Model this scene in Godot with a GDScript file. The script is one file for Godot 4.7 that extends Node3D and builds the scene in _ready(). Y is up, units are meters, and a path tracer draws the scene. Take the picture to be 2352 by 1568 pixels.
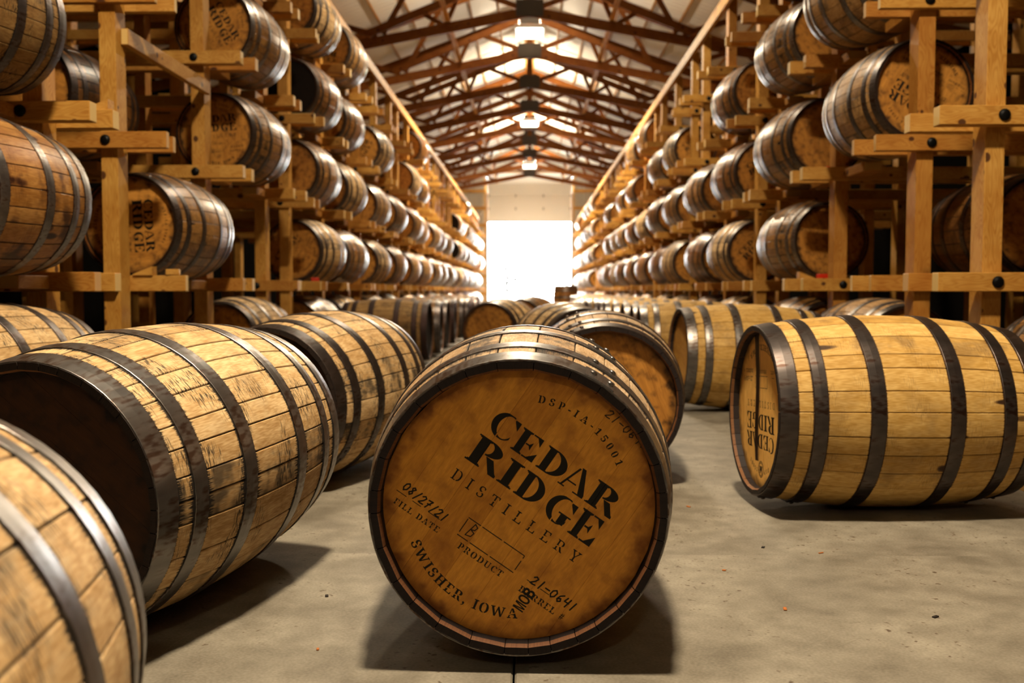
extends Node3D
# A barrel warehouse seen down its centre aisle: oak barrels on the floor, timber racks on both sides, a scissor-truss roof and an open door.

const RB := 0.33        # barrel radius at the bilge
const RE := 0.2885      # stave radius at the ends
const BL := 0.871       # barrel length
const HL := 0.4355
const NS := 30          # staves
const HEAD_R := 0.2672
const TIER := 0.77
const RAIL0 := 0.83     # top of the lowest rail
const UNIT := 3.83      # length of one rack unit
const XP := 2.28        # rack post line
const ENDZ := 46.9
const ORD := ["first", "second", "third", "fourth", "fifth", "sixth", "seventh", "eighth", "ninth", "tenth", "eleventh", "twelfth", "thirteenth", "fourteenth", "fifteenth", "sixteenth", "seventeenth", "eighteenth", "nineteenth", "twentieth", "twenty-first", "twenty-second", "twenty-third", "twenty-fourth", "twenty-fifth"]

var rng := RandomNumberGenerator.new()
var M := {}
var used := {}
var cut := PackedFloat32Array()
var stave_cache := {}
var beam_cache := {}
var proto := {}
var glyph_cache := {}


# ---------------------------------------------------------------- names and metas
func numbered(called: String) -> String:
	var n: int = used.get(called, 0)
	used[called] = n + 1
	return called if n == 0 else "%s_%03d" % [called, n]

func tag(o: Node, label: String, category: String, group := "") -> void:
	o.set_meta("label", label)
	o.set_meta("category", category)
	if group:
		o.set_meta("group", group)

func thing(called: String, label: String, category: String, at := Vector3.ZERO, group := "") -> Node3D:
	var o := Node3D.new()
	o.name = numbered(called)
	add_child(o)
	o.position = at
	tag(o, label, category, group)
	return o

func struct_node(called: String) -> Node3D:
	var o := Node3D.new()
	o.name = called
	add_child(o)
	o.set_meta("kind", "structure")
	return o

func part(called: String, mesh: Mesh, m: Material, parent: Node, t := Transform3D()) -> MeshInstance3D:
	var o := MeshInstance3D.new()
	o.name = called
	o.mesh = mesh
	o.material_override = m
	o.transform = t
	o.cast_shadow = GeometryInstance3D.SHADOW_CASTING_SETTING_ON
	parent.add_child(o, true)
	return o


# ---------------------------------------------------------------- shapes
func begin() -> SurfaceTool:
	var st := SurfaceTool.new()
	st.begin(Mesh.PRIMITIVE_TRIANGLES)
	return st

# a quad or triangle whose front looks along n; smooth normals and uvs may be given per corner
func face(st: SurfaceTool, p: Array, n: Vector3, uv := [], ns := []) -> void:
	var g: Vector3 = (p[1] - p[0]).cross(p[2] - p[0])
	if g.length_squared() < 1e-16 and p.size() > 3:
		g = (p[2] - p[0]).cross(p[3] - p[0])
	var order := [0, 2, 1] if g.dot(n) > 0.0 else [0, 1, 2]
	if p.size() > 3:
		order += [0, 3, 2] if g.dot(n) > 0.0 else [0, 2, 3]
	var flat := g.normalized() * (1.0 if g.dot(n) > 0.0 else -1.0)
	for i in order:
		st.set_normal(ns[i] if ns.size() else flat)
		st.set_uv(uv[i] if uv.size() else Vector2.ZERO)
		st.add_vertex(p[i])

# a box with chamfered edges; its long side runs along x and carries the grain
func add_beam(st: SurfaceTool, size: Vector3, t := Transform3D(), ch := 0.003, off := Vector2.ZERO) -> void:
	var h := size * 0.5
	var ax := [Vector3(1, 0, 0), Vector3(0, 1, 0), Vector3(0, 0, 1)]
	for a in 3:
		for s in [-1.0, 1.0]:
			var b := (a + 1) % 3
			var c := (a + 2) % 3
			var q := []
			var uvs := []
			for k in [[-1.0, -1.0], [1.0, -1.0], [1.0, 1.0], [-1.0, 1.0]]:
				var v: Vector3 = ax[a] * s * h[a] + ax[b] * k[0] * (h[b] - ch) + ax[c] * k[1] * (h[c] - ch)
				q.append(t * v)
				if a == 0:
					uvs.append(Vector2(v.y * 0.1 + off.x, 0.985 + v.z * 0.05))
				else:
					uvs.append(Vector2(v.x / 1.6 + off.x, fposmod(off.y + a * 0.23 + (0.31 if s > 0 else 0.0), 0.7) + (v.z if a == 1 else v.y) * 1.1 + 0.11))
			face(st, q, t.basis * (ax[a] * s), uvs)
	for a in 3:
		var b := (a + 1) % 3
		var c := (a + 2) % 3
		for sb in [-1.0, 1.0]:
			for sc in [-1.0, 1.0]:
				var q := []
				var uvs := []
				for k in [[-1.0, 0], [1.0, 0], [1.0, 1], [-1.0, 1]]:
					var v: Vector3 = ax[a] * k[0] * (h[a] - ch)
					v += ax[b] * sb * (h[b] - (ch if k[1] == 1 else 0.0)) + ax[c] * sc * (h[c] - (0.0 if k[1] == 1 else ch))
					q.append(t * v)
					uvs.append(Vector2(v.x / 1.6 + off.x, off.y + 0.2))
				face(st, q, t.basis * (ax[b] * sb + ax[c] * sc), uvs)
	for sx in [-1.0, 1.0]:
		for sy in [-1.0, 1.0]:
			for sz in [-1.0, 1.0]:
				var s := Vector3(sx, sy, sz)
				face(st, [t * (s * (h - Vector3(0, ch, ch))), t * (s * (h - Vector3(ch, 0, ch))), t * (s * (h - Vector3(ch, ch, 0)))], t.basis * s, [Vector2.ZERO, Vector2.ZERO, Vector2.ZERO])

# shared lumber meshes, a few grain offsets of each size
func beam(size: Vector3, variants := 5) -> Mesh:
	var v := rng.randi() % variants
	var key := "%.3f_%.3f_%.3f_%d" % [size.x, size.y, size.z, v]
	if not beam_cache.has(key):
		var st := begin()
		var r := RandomNumberGenerator.new()
		r.seed = hash(key)
		add_beam(st, size, Transform3D(), minf(0.003, size.y * 0.1), Vector2(r.randf(), r.randf()))
		beam_cache[key] = st.commit()
	return beam_cache[key]

func ring_profile(st: SurfaceTool, prof: Array, segs: int, a0 := 0.0, a1 := TAU, vrep := 1.0) -> void:   # prof: [radius, z] pairs round the z axis, listed so that the outside is on their left
	for i in segs:
		var t0 := lerpf(a0, a1, float(i) / segs)
		var t1 := lerpf(a0, a1, float(i + 1) / segs)
		var d0 := Vector3(cos(t0), sin(t0), 0)
		var d1 := Vector3(cos(t1), sin(t1), 0)
		for k in prof.size() - 1:
			var p: Array = prof[k]
			var q: Array = prof[k + 1]
			var nr: float = q[1] - p[1]
			var nz: float = p[0] - q[0]
			var n0 := (d0 * nr + Vector3(0, 0, nz)).normalized()
			var n1 := (d1 * nr + Vector3(0, 0, nz)).normalized()
			var z := Vector3(0, 0, 1)
			var u0 := float(i) / segs * vrep
			var u1 := float(i + 1) / segs * vrep
			face(st, [d0 * p[0] + z * p[1], d1 * p[0] + z * p[1], d1 * q[0] + z * q[1], d0 * q[0] + z * q[1]], n0 + n1, [Vector2(u0, float(k) / prof.size()), Vector2(u1, float(k) / prof.size()), Vector2(u1, float(k + 1) / prof.size()), Vector2(u0, float(k + 1) / prof.size())], [n0, n1, n1, n0])

func dome(r: float, h: float, segs := 10) -> Mesh:
	var st := begin()
	ring_profile(st, [[r, -h * 0.4], [r, h * 0.25], [r * 0.86, h * 0.62], [r * 0.5, h * 0.92], [0.0, h]], segs)
	return st.commit()


# ---------------------------------------------------------------- textures
func noise_bytes(w: int, h: int, freq: float, sd: int, sw := 0, sh := 0, oct := 3) -> PackedByteArray:
	var n := FastNoiseLite.new()
	n.noise_type = FastNoiseLite.TYPE_SIMPLEX_SMOOTH
	n.seed = sd
	n.frequency = freq
	n.fractal_octaves = oct
	var im := n.get_image(sw if sw else w, sh if sh else h)
	im.convert(Image.FORMAT_L8)
	if sw and (sw != w or sh != h):
		im.resize(w, h, Image.INTERPOLATE_CUBIC)
	return im.get_data()

func from_rows(w: int, h: int, row: Callable) -> ImageTexture:     # row(y) gives w * 3 bytes; rows are shared out over the cores
	var rows := []
	rows.resize(h)
	var id := WorkerThreadPool.add_group_task(func(y): rows[y] = row.call(y), h)
	WorkerThreadPool.wait_for_group_task_completion(id)
	var all := PackedByteArray()
	for r in rows:
		all.append_array(r)
	var im := Image.create_from_data(w, h, false, Image.FORMAT_RGB8, all)
	return ImageTexture.create_from_image(im)

func b8(x: float) -> int:
	return clampi(int(x * 255.0), 0, 255)

const HOOP_T := [-0.932, -0.7067, -0.2953, 0.2953, 0.7067, 0.932]
const HOOP_W := [0.056, 0.042, 0.046, 0.046, 0.042, 0.056]

# the outside of a barrel, unrolled: u along the staves, v round the barrel
func skin(w: int, h: int, sd: int, light: Color, dark: Color, stain: Color, grime: float, fringe: float, scuff: float, knots: int) -> ImageTexture:
	var r := RandomNumberGenerator.new()
	r.seed = sd
	var fine := noise_bytes(w, h, 0.28, sd, w / 12, h)
	var mid := noise_bytes(w, h, 0.05, sd + 1, w / 6, h)
	var blot := noise_bytes(w, h, 0.012, sd + 2, w / 2, h / 2, 4)
	var mark := noise_bytes(w, h, 0.16, sd + 3, w, h / 4, 4)
	var patch := noise_bytes(w, h, 0.03, sd + 4, w / 4, h / 4, 2)
	var frn := noise_bytes(16, h, 0.35, sd + 5, 0, 0, 2)
	var tone := []
	var dirty := []
	for s in NS:
		tone.append(r.randf_range(-0.11, 0.09))
		dirty.append(clampf(r.randf_range(-0.35, 1.0), 0.0, 1.0))
	var kn := []
	for k in knots:
		kn.append([r.randf() * w, r.randf() * h, r.randf_range(8, 26), r.randf_range(3, 7), r.randf_range(0.5, 1.0)])
	var edges := PackedFloat32Array()
	for i in 6:
		var c: float = HOOP_T[i] * HL
		edges.append(c - HOOP_W[i] / 2)
		edges.append(c + HOOP_W[i] / 2)
	var hoopk := PackedFloat32Array()      # distance from each column to the nearest hoop edge, in metres
	for x in w:
		var p := (float(x) / w - 0.5) * BL
		var d := 9.0
		for e in edges:
			d = minf(d, absf(p - e))
		hoopk.append(d)
	return from_rows(w, h, func(y: int) -> PackedByteArray:
		var out := PackedByteArray()
		out.resize(w * 3)
		var vv := float(y) / h
		var s := 0
		while s < NS - 1 and cut[s + 1] <= vv:
			s += 1
		var t0: float = tone[s]
		var dr: float = dirty[s]
		var fl := 0.003 + fringe * pow(frn[y * 16 + 3] / 255.0, 2.0) * (0.4 + dr)
		var near := []
		for k in kn:
			if absf(k[1] - y) < k[3] * 5.0:
				near.append(k)
		var o := y * w
		var seam := clampf(1.0 - minf(vv - cut[s], cut[s + 1] - vv) * h / 2.2, 0.0, 1.0) * (0.75 if fringe > 0.004 else 0.2) * (0.4 + dr)
		for x in w:
			var g := fine[o + x] / 255.0
			var m := mid[o + x] / 255.0
			var b := blot[o + x] / 255.0
			var f := clampf((g - 0.5) * 0.85 + (m - 0.5) * 0.7 + 0.5 + t0 * 2.2, 0.0, 1.0)
			var c := dark.lerp(light, f)
			var k := grime * dr * smoothstep(0.46, 0.82, b * 0.75 + m * 0.3)
			k += seam * (0.5 + 0.7 * m)
			var pt := patch[o + x] / 255.0
			k += scuff * smoothstep(0.50, 0.76, mark[o + x] / 255.0) * smoothstep(0.40, 0.80, pt) * (0.35 + 0.9 * g)
			var hd: float = hoopk[x]
			if hd < fl * 2.5:
				k += clampf(1.25 - hd / fl * (0.6 + 0.6 * g), 0.0, 0.92)
			for q in near:
				var dx: float = (x - q[0]) / (q[2] * 2.2)
				var dy: float = (y - q[1]) / (q[3] * 1.6)
				var e := dx * dx + dy * dy + (pt - 0.5) * 1.2
				if e < 1.3:
					k += q[4] * clampf(1.3 - e, 0.0, 1.0)
			c = c.lerp(stain, clampf(k, 0.0, 0.93))
			var e0: float = minf(x, w - 1 - x) / float(w)
			if e0 < 0.0085:
				c = Color(0.12, 0.085, 0.065).lerp(Color(0.24, 0.16, 0.11), g * 0.6)
			elif e0 < 0.0165:
				c = Color(0.40, 0.23, 0.11).lerp(Color(0.54, 0.34, 0.17), g)
			out[x * 3] = b8(c.r)
			out[x * 3 + 1] = b8(c.g)
			out[x * 3 + 2] = b8(c.b)
		return out)

# a barrel head: seven boards that stand upright, with ink laid over them
func head_tex(n: int, sd: int, light: Color, dark: Color, stain: Color, grime: float, ink: PackedFloat32Array, drip := false) -> ImageTexture:
	var r := RandomNumberGenerator.new()
	r.seed = sd
	var fine := noise_bytes(n, n, 0.30, sd, n, n / 14)
	var mid := noise_bytes(n, n, 0.035, sd + 1, n, n / 6)
	var blot := noise_bytes(n, n, 0.008 * 1024.0 / n, sd + 2, 0, 0, 4)
	var tone := []
	for s in 8:
		tone.append(r.randf_range(-0.16, 0.14))
	var has_ink := ink.size() > 0
	return from_rows(n, n, func(y: int) -> PackedByteArray:
		var out := PackedByteArray()
		out.resize(n * 3)
		var o := y * n
		var yy := 0.5 - float(y) / n
		for x in n:
			var xx := float(x) / n - 0.5
			var board := clampi(int((xx + 0.5) * 7.0), 0, 6)
			var g := fine[o + x] / 255.0
			var m := mid[o + x] / 255.0
			var b := blot[o + x] / 255.0
			var c := dark.lerp(light, clampf(g * 0.42 + m * 0.5 + tone[board] * 1.6 + 0.08, 0.0, 1.0))
			var rad := sqrt(xx * xx + yy * yy)
			var k := grime * 0.8 * smoothstep(0.5, 1.05, b * 0.9 + m * 0.2) + 0.5 * smoothstep(0.42, 0.50, rad + (b - 0.5) * 0.05)
			if drip:
				var cx := 0.085 + 0.012 * sin(yy * 9.0) + (m - 0.5) * 0.012
				var wd := 0.026 + 0.014 * clampf(-yy, -0.3, 0.6)
				if yy < 0.33:
					k += 0.95 * smoothstep(wd * 1.5, wd * 0.9, absf(xx - cx)) + 0.5 * smoothstep(0.06, 0.01, absf(xx - cx + 0.012))
			c = c.lerp(stain, clampf(k, 0.0, 0.95))
			if has_ink and ink[o + x] > 0.0:
				c = c.lerp(Color(0.035, 0.028, 0.022), ink[o + x] * (0.9 + 0.08 * g))
			out[x * 3] = b8(c.r)
			out[x * 3 + 1] = b8(c.g)
			out[x * 3 + 2] = b8(c.b)
		return out)

func lumber_tex(w: int, h: int, sd: int, light: Color, dark: Color) -> ImageTexture:
	var r := RandomNumberGenerator.new()
	r.seed = sd
	var warp := noise_bytes(w, h, 0.02, sd, w / 5, h, 2)
	var fine := noise_bytes(w, h, 0.3, sd + 1, w / 16, h)
	var mid := noise_bytes(w, h, 0.02, sd + 2, w / 3, h / 2)
	var kn := []
	for k in 16:
		kn.append([r.randf() * w, r.randf() * h * 0.93, r.randf_range(4, 11)])
	return from_rows(w, h, func(y: int) -> PackedByteArray:
		var out := PackedByteArray()
		out.resize(w * 3)
		var o := y * w
		var near := []
		for k in kn:
			if absf(k[1] - y) < k[2] * 3.0:
				near.append(k)
		for x in w:
			var wv := warp[o + x] / 255.0
			var ring := 0.5 + 0.5 * sin((float(y) / h * 26.0 + wv * 15.0) * TAU * 0.5)
			ring = ring * ring
			var f := clampf(0.62 + (fine[o + x] / 255.0 - 0.5) * 0.35 - ring * 0.30 + (mid[o + x] / 255.0 - 0.5) * 0.5, 0.0, 1.0)
			var c := dark.lerp(light, f)
			for q in near:
				var dx: float = (x - q[0]) / (q[2] * 1.4)
				var dy: float = (y - q[1]) / q[2]
				var e := dx * dx + dy * dy
				if e < 1.6:
					c = c.lerp(Color(0.30, 0.16, 0.07), clampf(1.6 - e, 0.0, 0.85))
			if y > h * 0.965:
				c = Color(1.0, 0.88, 0.62).lerp(light, 0.2 + 0.5 * fine[o + x] / 255.0)
			out[x * 3] = b8(c.r)
			out[x * 3 + 1] = b8(c.g)
			out[x * 3 + 2] = b8(c.b)
		return out)

func floor_tex(n: int, sd: int) -> ImageTexture:
	var a := noise_bytes(n, n, 0.004, sd, 0, 0, 5)
	var b := noise_bytes(n, n, 0.016, sd + 1, 0, 0, 4)
	var c8 := noise_bytes(n, n, 0.2, sd + 2, 0, 0, 2)
	var sp := noise_bytes(n, n, 0.06, sd + 3, 0, 0, 3)
	var r := RandomNumberGenerator.new()
	r.seed = sd
	var scratch := PackedFloat32Array()
	scratch.resize(n * n)
	for k in 130:
		var p := Vector2(r.randf(), r.randf()) * n
		var dirv := Vector2.from_angle(r.randf() * TAU)
		var bend := r.randf_range(-0.01, 0.01)
		var amt := r.randf_range(-0.30, 0.30)
		for i in int(r.randf_range(15, 160)):
			p += dirv
			dirv = dirv.rotated(bend)
			var ix := posmod(int(p.x), n)
			var iy := posmod(int(p.y), n)
			scratch[iy * n + ix] = amt * (0.4 + 0.6 * c8[iy * n + ix] / 255.0)
	var light := Color(0.68, 0.645, 0.575)
	var dark := Color(0.48, 0.445, 0.385)
	return from_rows(n, n, func(y: int) -> PackedByteArray:
		var out := PackedByteArray()
		out.resize(n * 3)
		var o := y * n
		for x in n:
			var f := a[o + x] / 255.0 * 0.6 + b[o + x] / 255.0 * 0.4
			var c := dark.lerp(light, clampf((f - 0.5) * 1.5 + 0.53, 0.0, 1.0))
			var g := (c8[o + x] / 255.0 - 0.5) * 0.10
			c = Color(c.r + g, c.g + g, c.b + g)
			var s := smoothstep(0.74, 0.86, sp[o + x] / 255.0) * smoothstep(0.45, 0.7, a[o + x] / 255.0)
			c = c.lerp(Color(0.28, 0.20, 0.14), s * 0.7)
			var q := scratch[o + x]
			c = c.lerp(Color(0.85, 0.83, 0.78) if q > 0.0 else Color(0.2, 0.17, 0.13), absf(q))
			out[x * 3] = b8(c.r)
			out[x * 3 + 1] = b8(c.g)
			out[x * 3 + 2] = b8(c.b)
		return out)

func steel_tex(w: int, h: int, sd: int, base: Color, rust: Color, amount: float) -> ImageTexture:
	var a := noise_bytes(w, h, 0.02, sd, 0, 0, 4)
	var b := noise_bytes(w, h, 0.12, sd + 1, 0, 0, 3)
	return from_rows(w, h, func(y: int) -> PackedByteArray:
		var out := PackedByteArray()
		out.resize(w * 3)
		for x in w:
			var k := a[y * w + x] / 255.0
			var g := b[y * w + x] / 255.0
			var c := base * (0.75 + 0.5 * k)
			c = c.lerp(rust, amount * smoothstep(0.55, 0.85, k * 0.6 + g * 0.5))
			out[x * 3] = b8(c.r)
			out[x * 3 + 1] = b8(c.g)
			out[x * 3 + 2] = b8(c.b)
		return out)


# ---------------------------------------------------------------- ink: stencilled and hand-written print on barrel heads
# text frame: metres from the head's centre, x along the lines of print, y up
func put_ink(ink: PackedFloat32Array, n: int, x: float, y: float, v: float) -> void:
	var ix := int((x / 0.545 + 0.5) * n)
	var iy := int((0.5 - y / 0.545) * n)
	if ix >= 0 and iy >= 0 and ix < n and iy < n:
		ink[iy * n + ix] = maxf(ink[iy * n + ix], v)

func inside(ch: String, x: float, y: float) -> bool:
	if x < 0.0 or x > 1.0 or y < -0.03 or y > 1.03:
		return false
	var stem := (x > 0.10 and x < 0.38 and y > 0.0 and y < 1.0) or (x < 0.47 and (y < 0.055 or y > 0.945) and y > 0.0 and y < 1.0) or (x > 0.05 and x < 0.43 and (y < 0.085 or y > 0.915) and y > 0.0 and y < 1.0)
	match ch:
		"I":
			var q := x * 1.0
			return (q > 0.24 and q < 0.76 and y > 0.0 and y < 1.0) or ((y < 0.055 or y > 0.945) and y > 0.0 and y < 1.0) or (q > 0.1 and q < 0.9 and (y < 0.085 or y > 0.915) and y > 0.0 and y < 1.0)
		"E":
			if stem: return true
			if x < 0.40 or (y < 0.0 or y > 1.0): return false
			if y > 0.945 and x > 0.5 and x < 0.93: return true
			if y < 0.06 and x > 0.5: return true
			if x > 0.70 and x < 0.93 and y > 0.66 and y > 0.945 - (x - 0.70) * 1.25: return true
			if x > 0.68 and y < 0.37 and y < 0.06 + (x - 0.68) * 1.0: return true
			if absf(y - 0.51) < 0.03 and x < 0.62: return true
			return x > 0.55 and x < 0.66 and absf(y - 0.51) < 0.03 + (x - 0.55) * 1.3
		"D":
			if stem and not (x > 0.38 and y > 0.06 and y < 0.94): return true
			if x < 0.45: return false
			var o := pow((x - 0.40) / 0.60, 2) + pow((y - 0.5) / 0.5, 2)
			var i := pow((x - 0.33) / 0.37, 2) + pow((y - 0.5) / 0.45, 2)
			return o < 1.0 and i > 1.0
		"R":
			if stem: return true
			if x < 0.42: return false
			var o := pow((x - 0.44) / 0.42, 2) + pow((y - 0.735) / 0.265, 2)
			var i := pow((x - 0.40) / 0.17, 2) + pow((y - 0.735) / 0.215, 2)
			if o < 1.0 and i > 1.0 and y < 1.0: return true
			var lx := 0.46 + (0.50 - y) * 0.62
			return y < 0.46 and y > -0.03 and x > lx and x < lx + 0.24 + maxf(0.0, 0.1 - y) * 0.5
		"A":
			if y < 0.0 or y > 1.0: return false
			var rx := 0.44 + (1.0 - y) * 0.36
			if x > rx and x < rx + 0.25 - y * 0.10 and y > 0.03: return true
			var lx := 0.42 - (1.0 - y) * 0.32
			if x > lx - 0.03 and x < lx + 0.045 and y < 0.93: return true
			if y > 0.28 and y < 0.335 and x > 0.22 and x < 0.58: return true
			if y < 0.05 and (x < 0.26 or x > 0.60): return true
			return false
		"C", "G":
			var o := pow((x - 0.52) / 0.52, 2) + pow((y - 0.5) / 0.545, 2)
			var i := pow((x - 0.60) / 0.34, 2) + pow((y - 0.5) / 0.48, 2)
			var ring := o < 1.0 and i > 1.0
			if ring and x < 0.40: return true
			if ring and y > 0.5 and x < 0.70: return true
			if ring and y < 0.5 and x > 0.44 and x < 0.90 and (y < 0.28): return true
			if x > 0.74 and x < 0.98 and y > 0.60 and y < 0.96 and y > 0.60 + (0.98 - x) * 1.25: return true
			if ch == "G":
				if x > 0.60 and x < 0.87 and y > 0.03 and y < 0.40: return true
				if x > 0.50 and y > 0.385 and y < 0.44: return true
			return false
	return false

func glyph(ink: PackedFloat32Array, n: int, ch: String, x0: float, x1: float, y0: float, y1: float) -> void:
	var px := 0.545 / n
	var iy0 := int((0.5 - (y1 + 0.004) / 0.545) * n)
	var iy1 := int((0.5 - (y0 - 0.004) / 0.545) * n)
	for iy in range(iy0, iy1 + 1):
		for ix in range(int((x0 / 0.545 + 0.5) * n) - 2, int((x1 / 0.545 + 0.5) * n) + 3):
			var hits := 0
			for s in 4:
				var x := ((ix + 0.25 + 0.5 * (s % 2)) / n - 0.5) * 0.545
				var y := (0.5 - (iy + 0.25 + 0.5 * (s / 2)) / n) * 0.545
				hits += 1 if inside(ch, (x - x0) / (x1 - x0), (y - y0) / (y1 - y0)) else 0
			if hits and ix >= 0 and iy >= 0 and ix < n and iy < n:
				ink[iy * n + ix] = maxf(ink[iy * n + ix], hits / 4.0)

func glyph_tris(ch: String, face_name: String, weight: int) -> Array:
	var key := ch + face_name + str(weight)
	if not glyph_cache.has(key):
		var f := SystemFont.new()
		f.font_names = PackedStringArray([face_name])
		f.font_weight = weight
		var tm := TextMesh.new()
		tm.font = f
		tm.font_size = 64
		tm.pixel_size = 1.0 / 64.0
		tm.depth = 0.01
		tm.text = ch
		tm.horizontal_alignment = HORIZONTAL_ALIGNMENT_LEFT
		tm.vertical_alignment = VERTICAL_ALIGNMENT_TOP
		var ar := tm.get_mesh_arrays()
		var out := PackedVector2Array()
		var lo := Vector2(9, 9)
		var hi := Vector2(-9, -9)
		if ar.size() and ar[Mesh.ARRAY_VERTEX] != null:
			var vs: PackedVector3Array = ar[Mesh.ARRAY_VERTEX]
			var ns: PackedVector3Array = ar[Mesh.ARRAY_NORMAL]
			var idx: PackedInt32Array = ar[Mesh.ARRAY_INDEX] if ar[Mesh.ARRAY_INDEX] != null else PackedInt32Array(range(vs.size()))
			for k in range(0, idx.size() - 2, 3):
				if ns[idx[k]].z > 0.5:
					for j in 3:
						var q := Vector2(vs[idx[k + j]].x, vs[idx[k + j]].y)
						out.append(q)
						lo = lo.min(q)
						hi = hi.max(q)
		glyph_cache[key] = [out, lo, hi]
	return glyph_cache[key]

# one letter from a font, fitted to height h (and width w if given), its lower left at pos, turned by ang; bridge cuts the stencil's gap
func letter(ink: PackedFloat32Array, n: int, ch: String, pos: Vector2, h: float, ang: float, face_name := "Droid Serif", weight := 400, w := 0.0, bridge := true, cap := true) -> float:
	var g := glyph_tris(ch, face_name, weight)
	var tris: PackedVector2Array = g[0]
	if tris.is_empty():
		return h * 0.4
	var ref: Array = glyph_tris("E", face_name, weight) if cap else g
	var sc: float = h / maxf(0.01, ref[2].y - ref[1].y)
	var base: float = ref[1].y
	var wide: float = (g[2].x - g[1].x) * sc
	var sx: float = sc if w <= 0.0 else w / maxf(0.01, g[2].x - g[1].x)
	var gap := bridge and "ODPRCSUQA06BIWTEFL".contains(ch)
	var mid: float = (g[1].x + g[2].x) * 0.5
	var bw: float = (g[2].x - g[1].x) * 0.055
	for k in range(0, tris.size(), 3):
		var p := []
		for j in 3:
			var q := tris[k + j]
			p.append(pos + Vector2((q.x - g[1].x) * sx, (q.y - base) * sc).rotated(ang))
		var lo: Vector2 = p[0].min(p[1]).min(p[2])
		var hi: Vector2 = p[0].max(p[1]).max(p[2])
		for iy in range(int((0.5 - hi.y / 0.545) * n), int((0.5 - lo.y / 0.545) * n) + 1):
			for ix in range(int((lo.x / 0.545 + 0.5) * n), int((hi.x / 0.545 + 0.5) * n) + 1):
				if ix < 0 or iy < 0 or ix >= n or iy >= n:
					continue
				var hits := 0
				for s in 4:
					var v := Vector2(((ix + 0.25 + 0.5 * (s % 2)) / n - 0.5) * 0.545, (0.5 - (iy + 0.25 + 0.5 * (s / 2)) / n) * 0.545)
					if Geometry2D.point_is_inside_triangle(v, p[0], p[1], p[2]):
						if gap:
							var lq := (v - pos).rotated(-ang)
							var gx: float = lq.x / sx + g[1].x
							if ("OCDPQ06".contains(ch) and absf(gx - mid + lq.y / sc * 0.12 - 0.05) < bw) or ("SRBAWEFTL".contains(ch) and absf(lq.y / h - 0.46 - (gx - mid) * 0.4) < 0.05):
								continue
						hits += 1
				ink[iy * n + ix] = minf(1.0, ink[iy * n + ix] + hits / 4.0)
	return wide if w <= 0.0 else w

func line(ink: PackedFloat32Array, n: int, text: String, x0: float, x1: float, y: float, h: float, weight := 400, face_name := "Droid Serif") -> void:   # letters spread evenly between x0 and x1
	var ws := []
	var total := 0.0
	for ch in text:
		var g := glyph_tris(ch, face_name, weight)
		var ref := glyph_tris("E", face_name, weight)
		var wd: float = (g[2].x - g[1].x) * h / (ref[2].y - ref[1].y) if not g[0].is_empty() else h * 0.5
		ws.append(wd)
		total += wd
	var gap := (x1 - x0 - total) / maxi(1, text.length() - 1)
	var x := x0
	for i in text.length():
		letter(ink, n, text[i], Vector2(x, y), h, 0.0, face_name, weight)
		x += ws[i] + gap

func arc(ink: PackedFloat32Array, n: int, text: String, r: float, a0: float, a1: float, h: float, weight := 400, below := false) -> void:   # letters along a circle round the head
	var ref := glyph_tris("E", "Droid Serif", weight)
	var ws := []
	var total := 0.0
	for ch in text:
		var g := glyph_tris(ch, "Droid Serif", weight)
		var wd: float = (g[2].x - g[1].x) * h / (ref[2].y - ref[1].y) if not g[0].is_empty() else h * 0.35
		ws.append(wd)
		total += wd
	var gap := (absf(a1 - a0) * r - total) / (text.length() - 1)
	var run := 0.0
	for i in text.length():
		var a: float = a0 + signf(a1 - a0) * (run + ws[i] / 2) / r
		var ang: float = a + PI / 2 if below else a - PI / 2
		letter(ink, n, text[i], Vector2.from_angle(a) * r - Vector2(ws[i] / 2, 0).rotated(ang), h, ang, "Droid Serif", weight, 0.0, not "WI".contains(text[i]))
		run += ws[i] + gap


const STROKES := {
	"0": [[0.5, 1, 0.12, 0.75, 0.08, 0.3, 0.4, 0, 0.8, 0.25, 0.85, 0.75, 0.5, 1]],
	"1": [[0.55, 1, 0.45, 0]],
	"2": [[0.1, 0.8, 0.4, 1, 0.8, 0.85, 0.6, 0.45, 0.1, 0.05, 0.5, 0.02, 0.95, 0.08]],
	"4": [[0.25, 1, 0.1, 0.5, 0.85, 0.5], [0.8, 1, 0.7, -0.05]],
	"6": [[0.75, 1, 0.3, 0.7, 0.15, 0.25, 0.45, 0, 0.8, 0.2, 0.6, 0.48, 0.2, 0.3]],
	"7": [[0.1, 0.9, 0.85, 1, 0.55, 0.5, 0.4, 0], [0.3, 0.5, 0.8, 0.55]],
	"8": [[0.75, 0.85, 0.45, 1, 0.2, 0.8, 0.75, 0.3, 0.5, 0, 0.15, 0.22, 0.5, 0.55, 0.8, 0.88]],
	"/": [[0.75, 1, 0.25, -0.1]],
	"-": [[0.15, 0.5, 0.85, 0.5]],
	"B": [[0.2, 0, 0.3, 1, 0.75, 0.85, 0.7, 0.6, 0.3, 0.52, 0.85, 0.4, 0.8, 0.1, 0.2, 0]],
	"Y": [[0.1, 1, 0.5, 0.55, 0.9, 1], [0.5, 0.55, 0.45, 0]],
}

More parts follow.
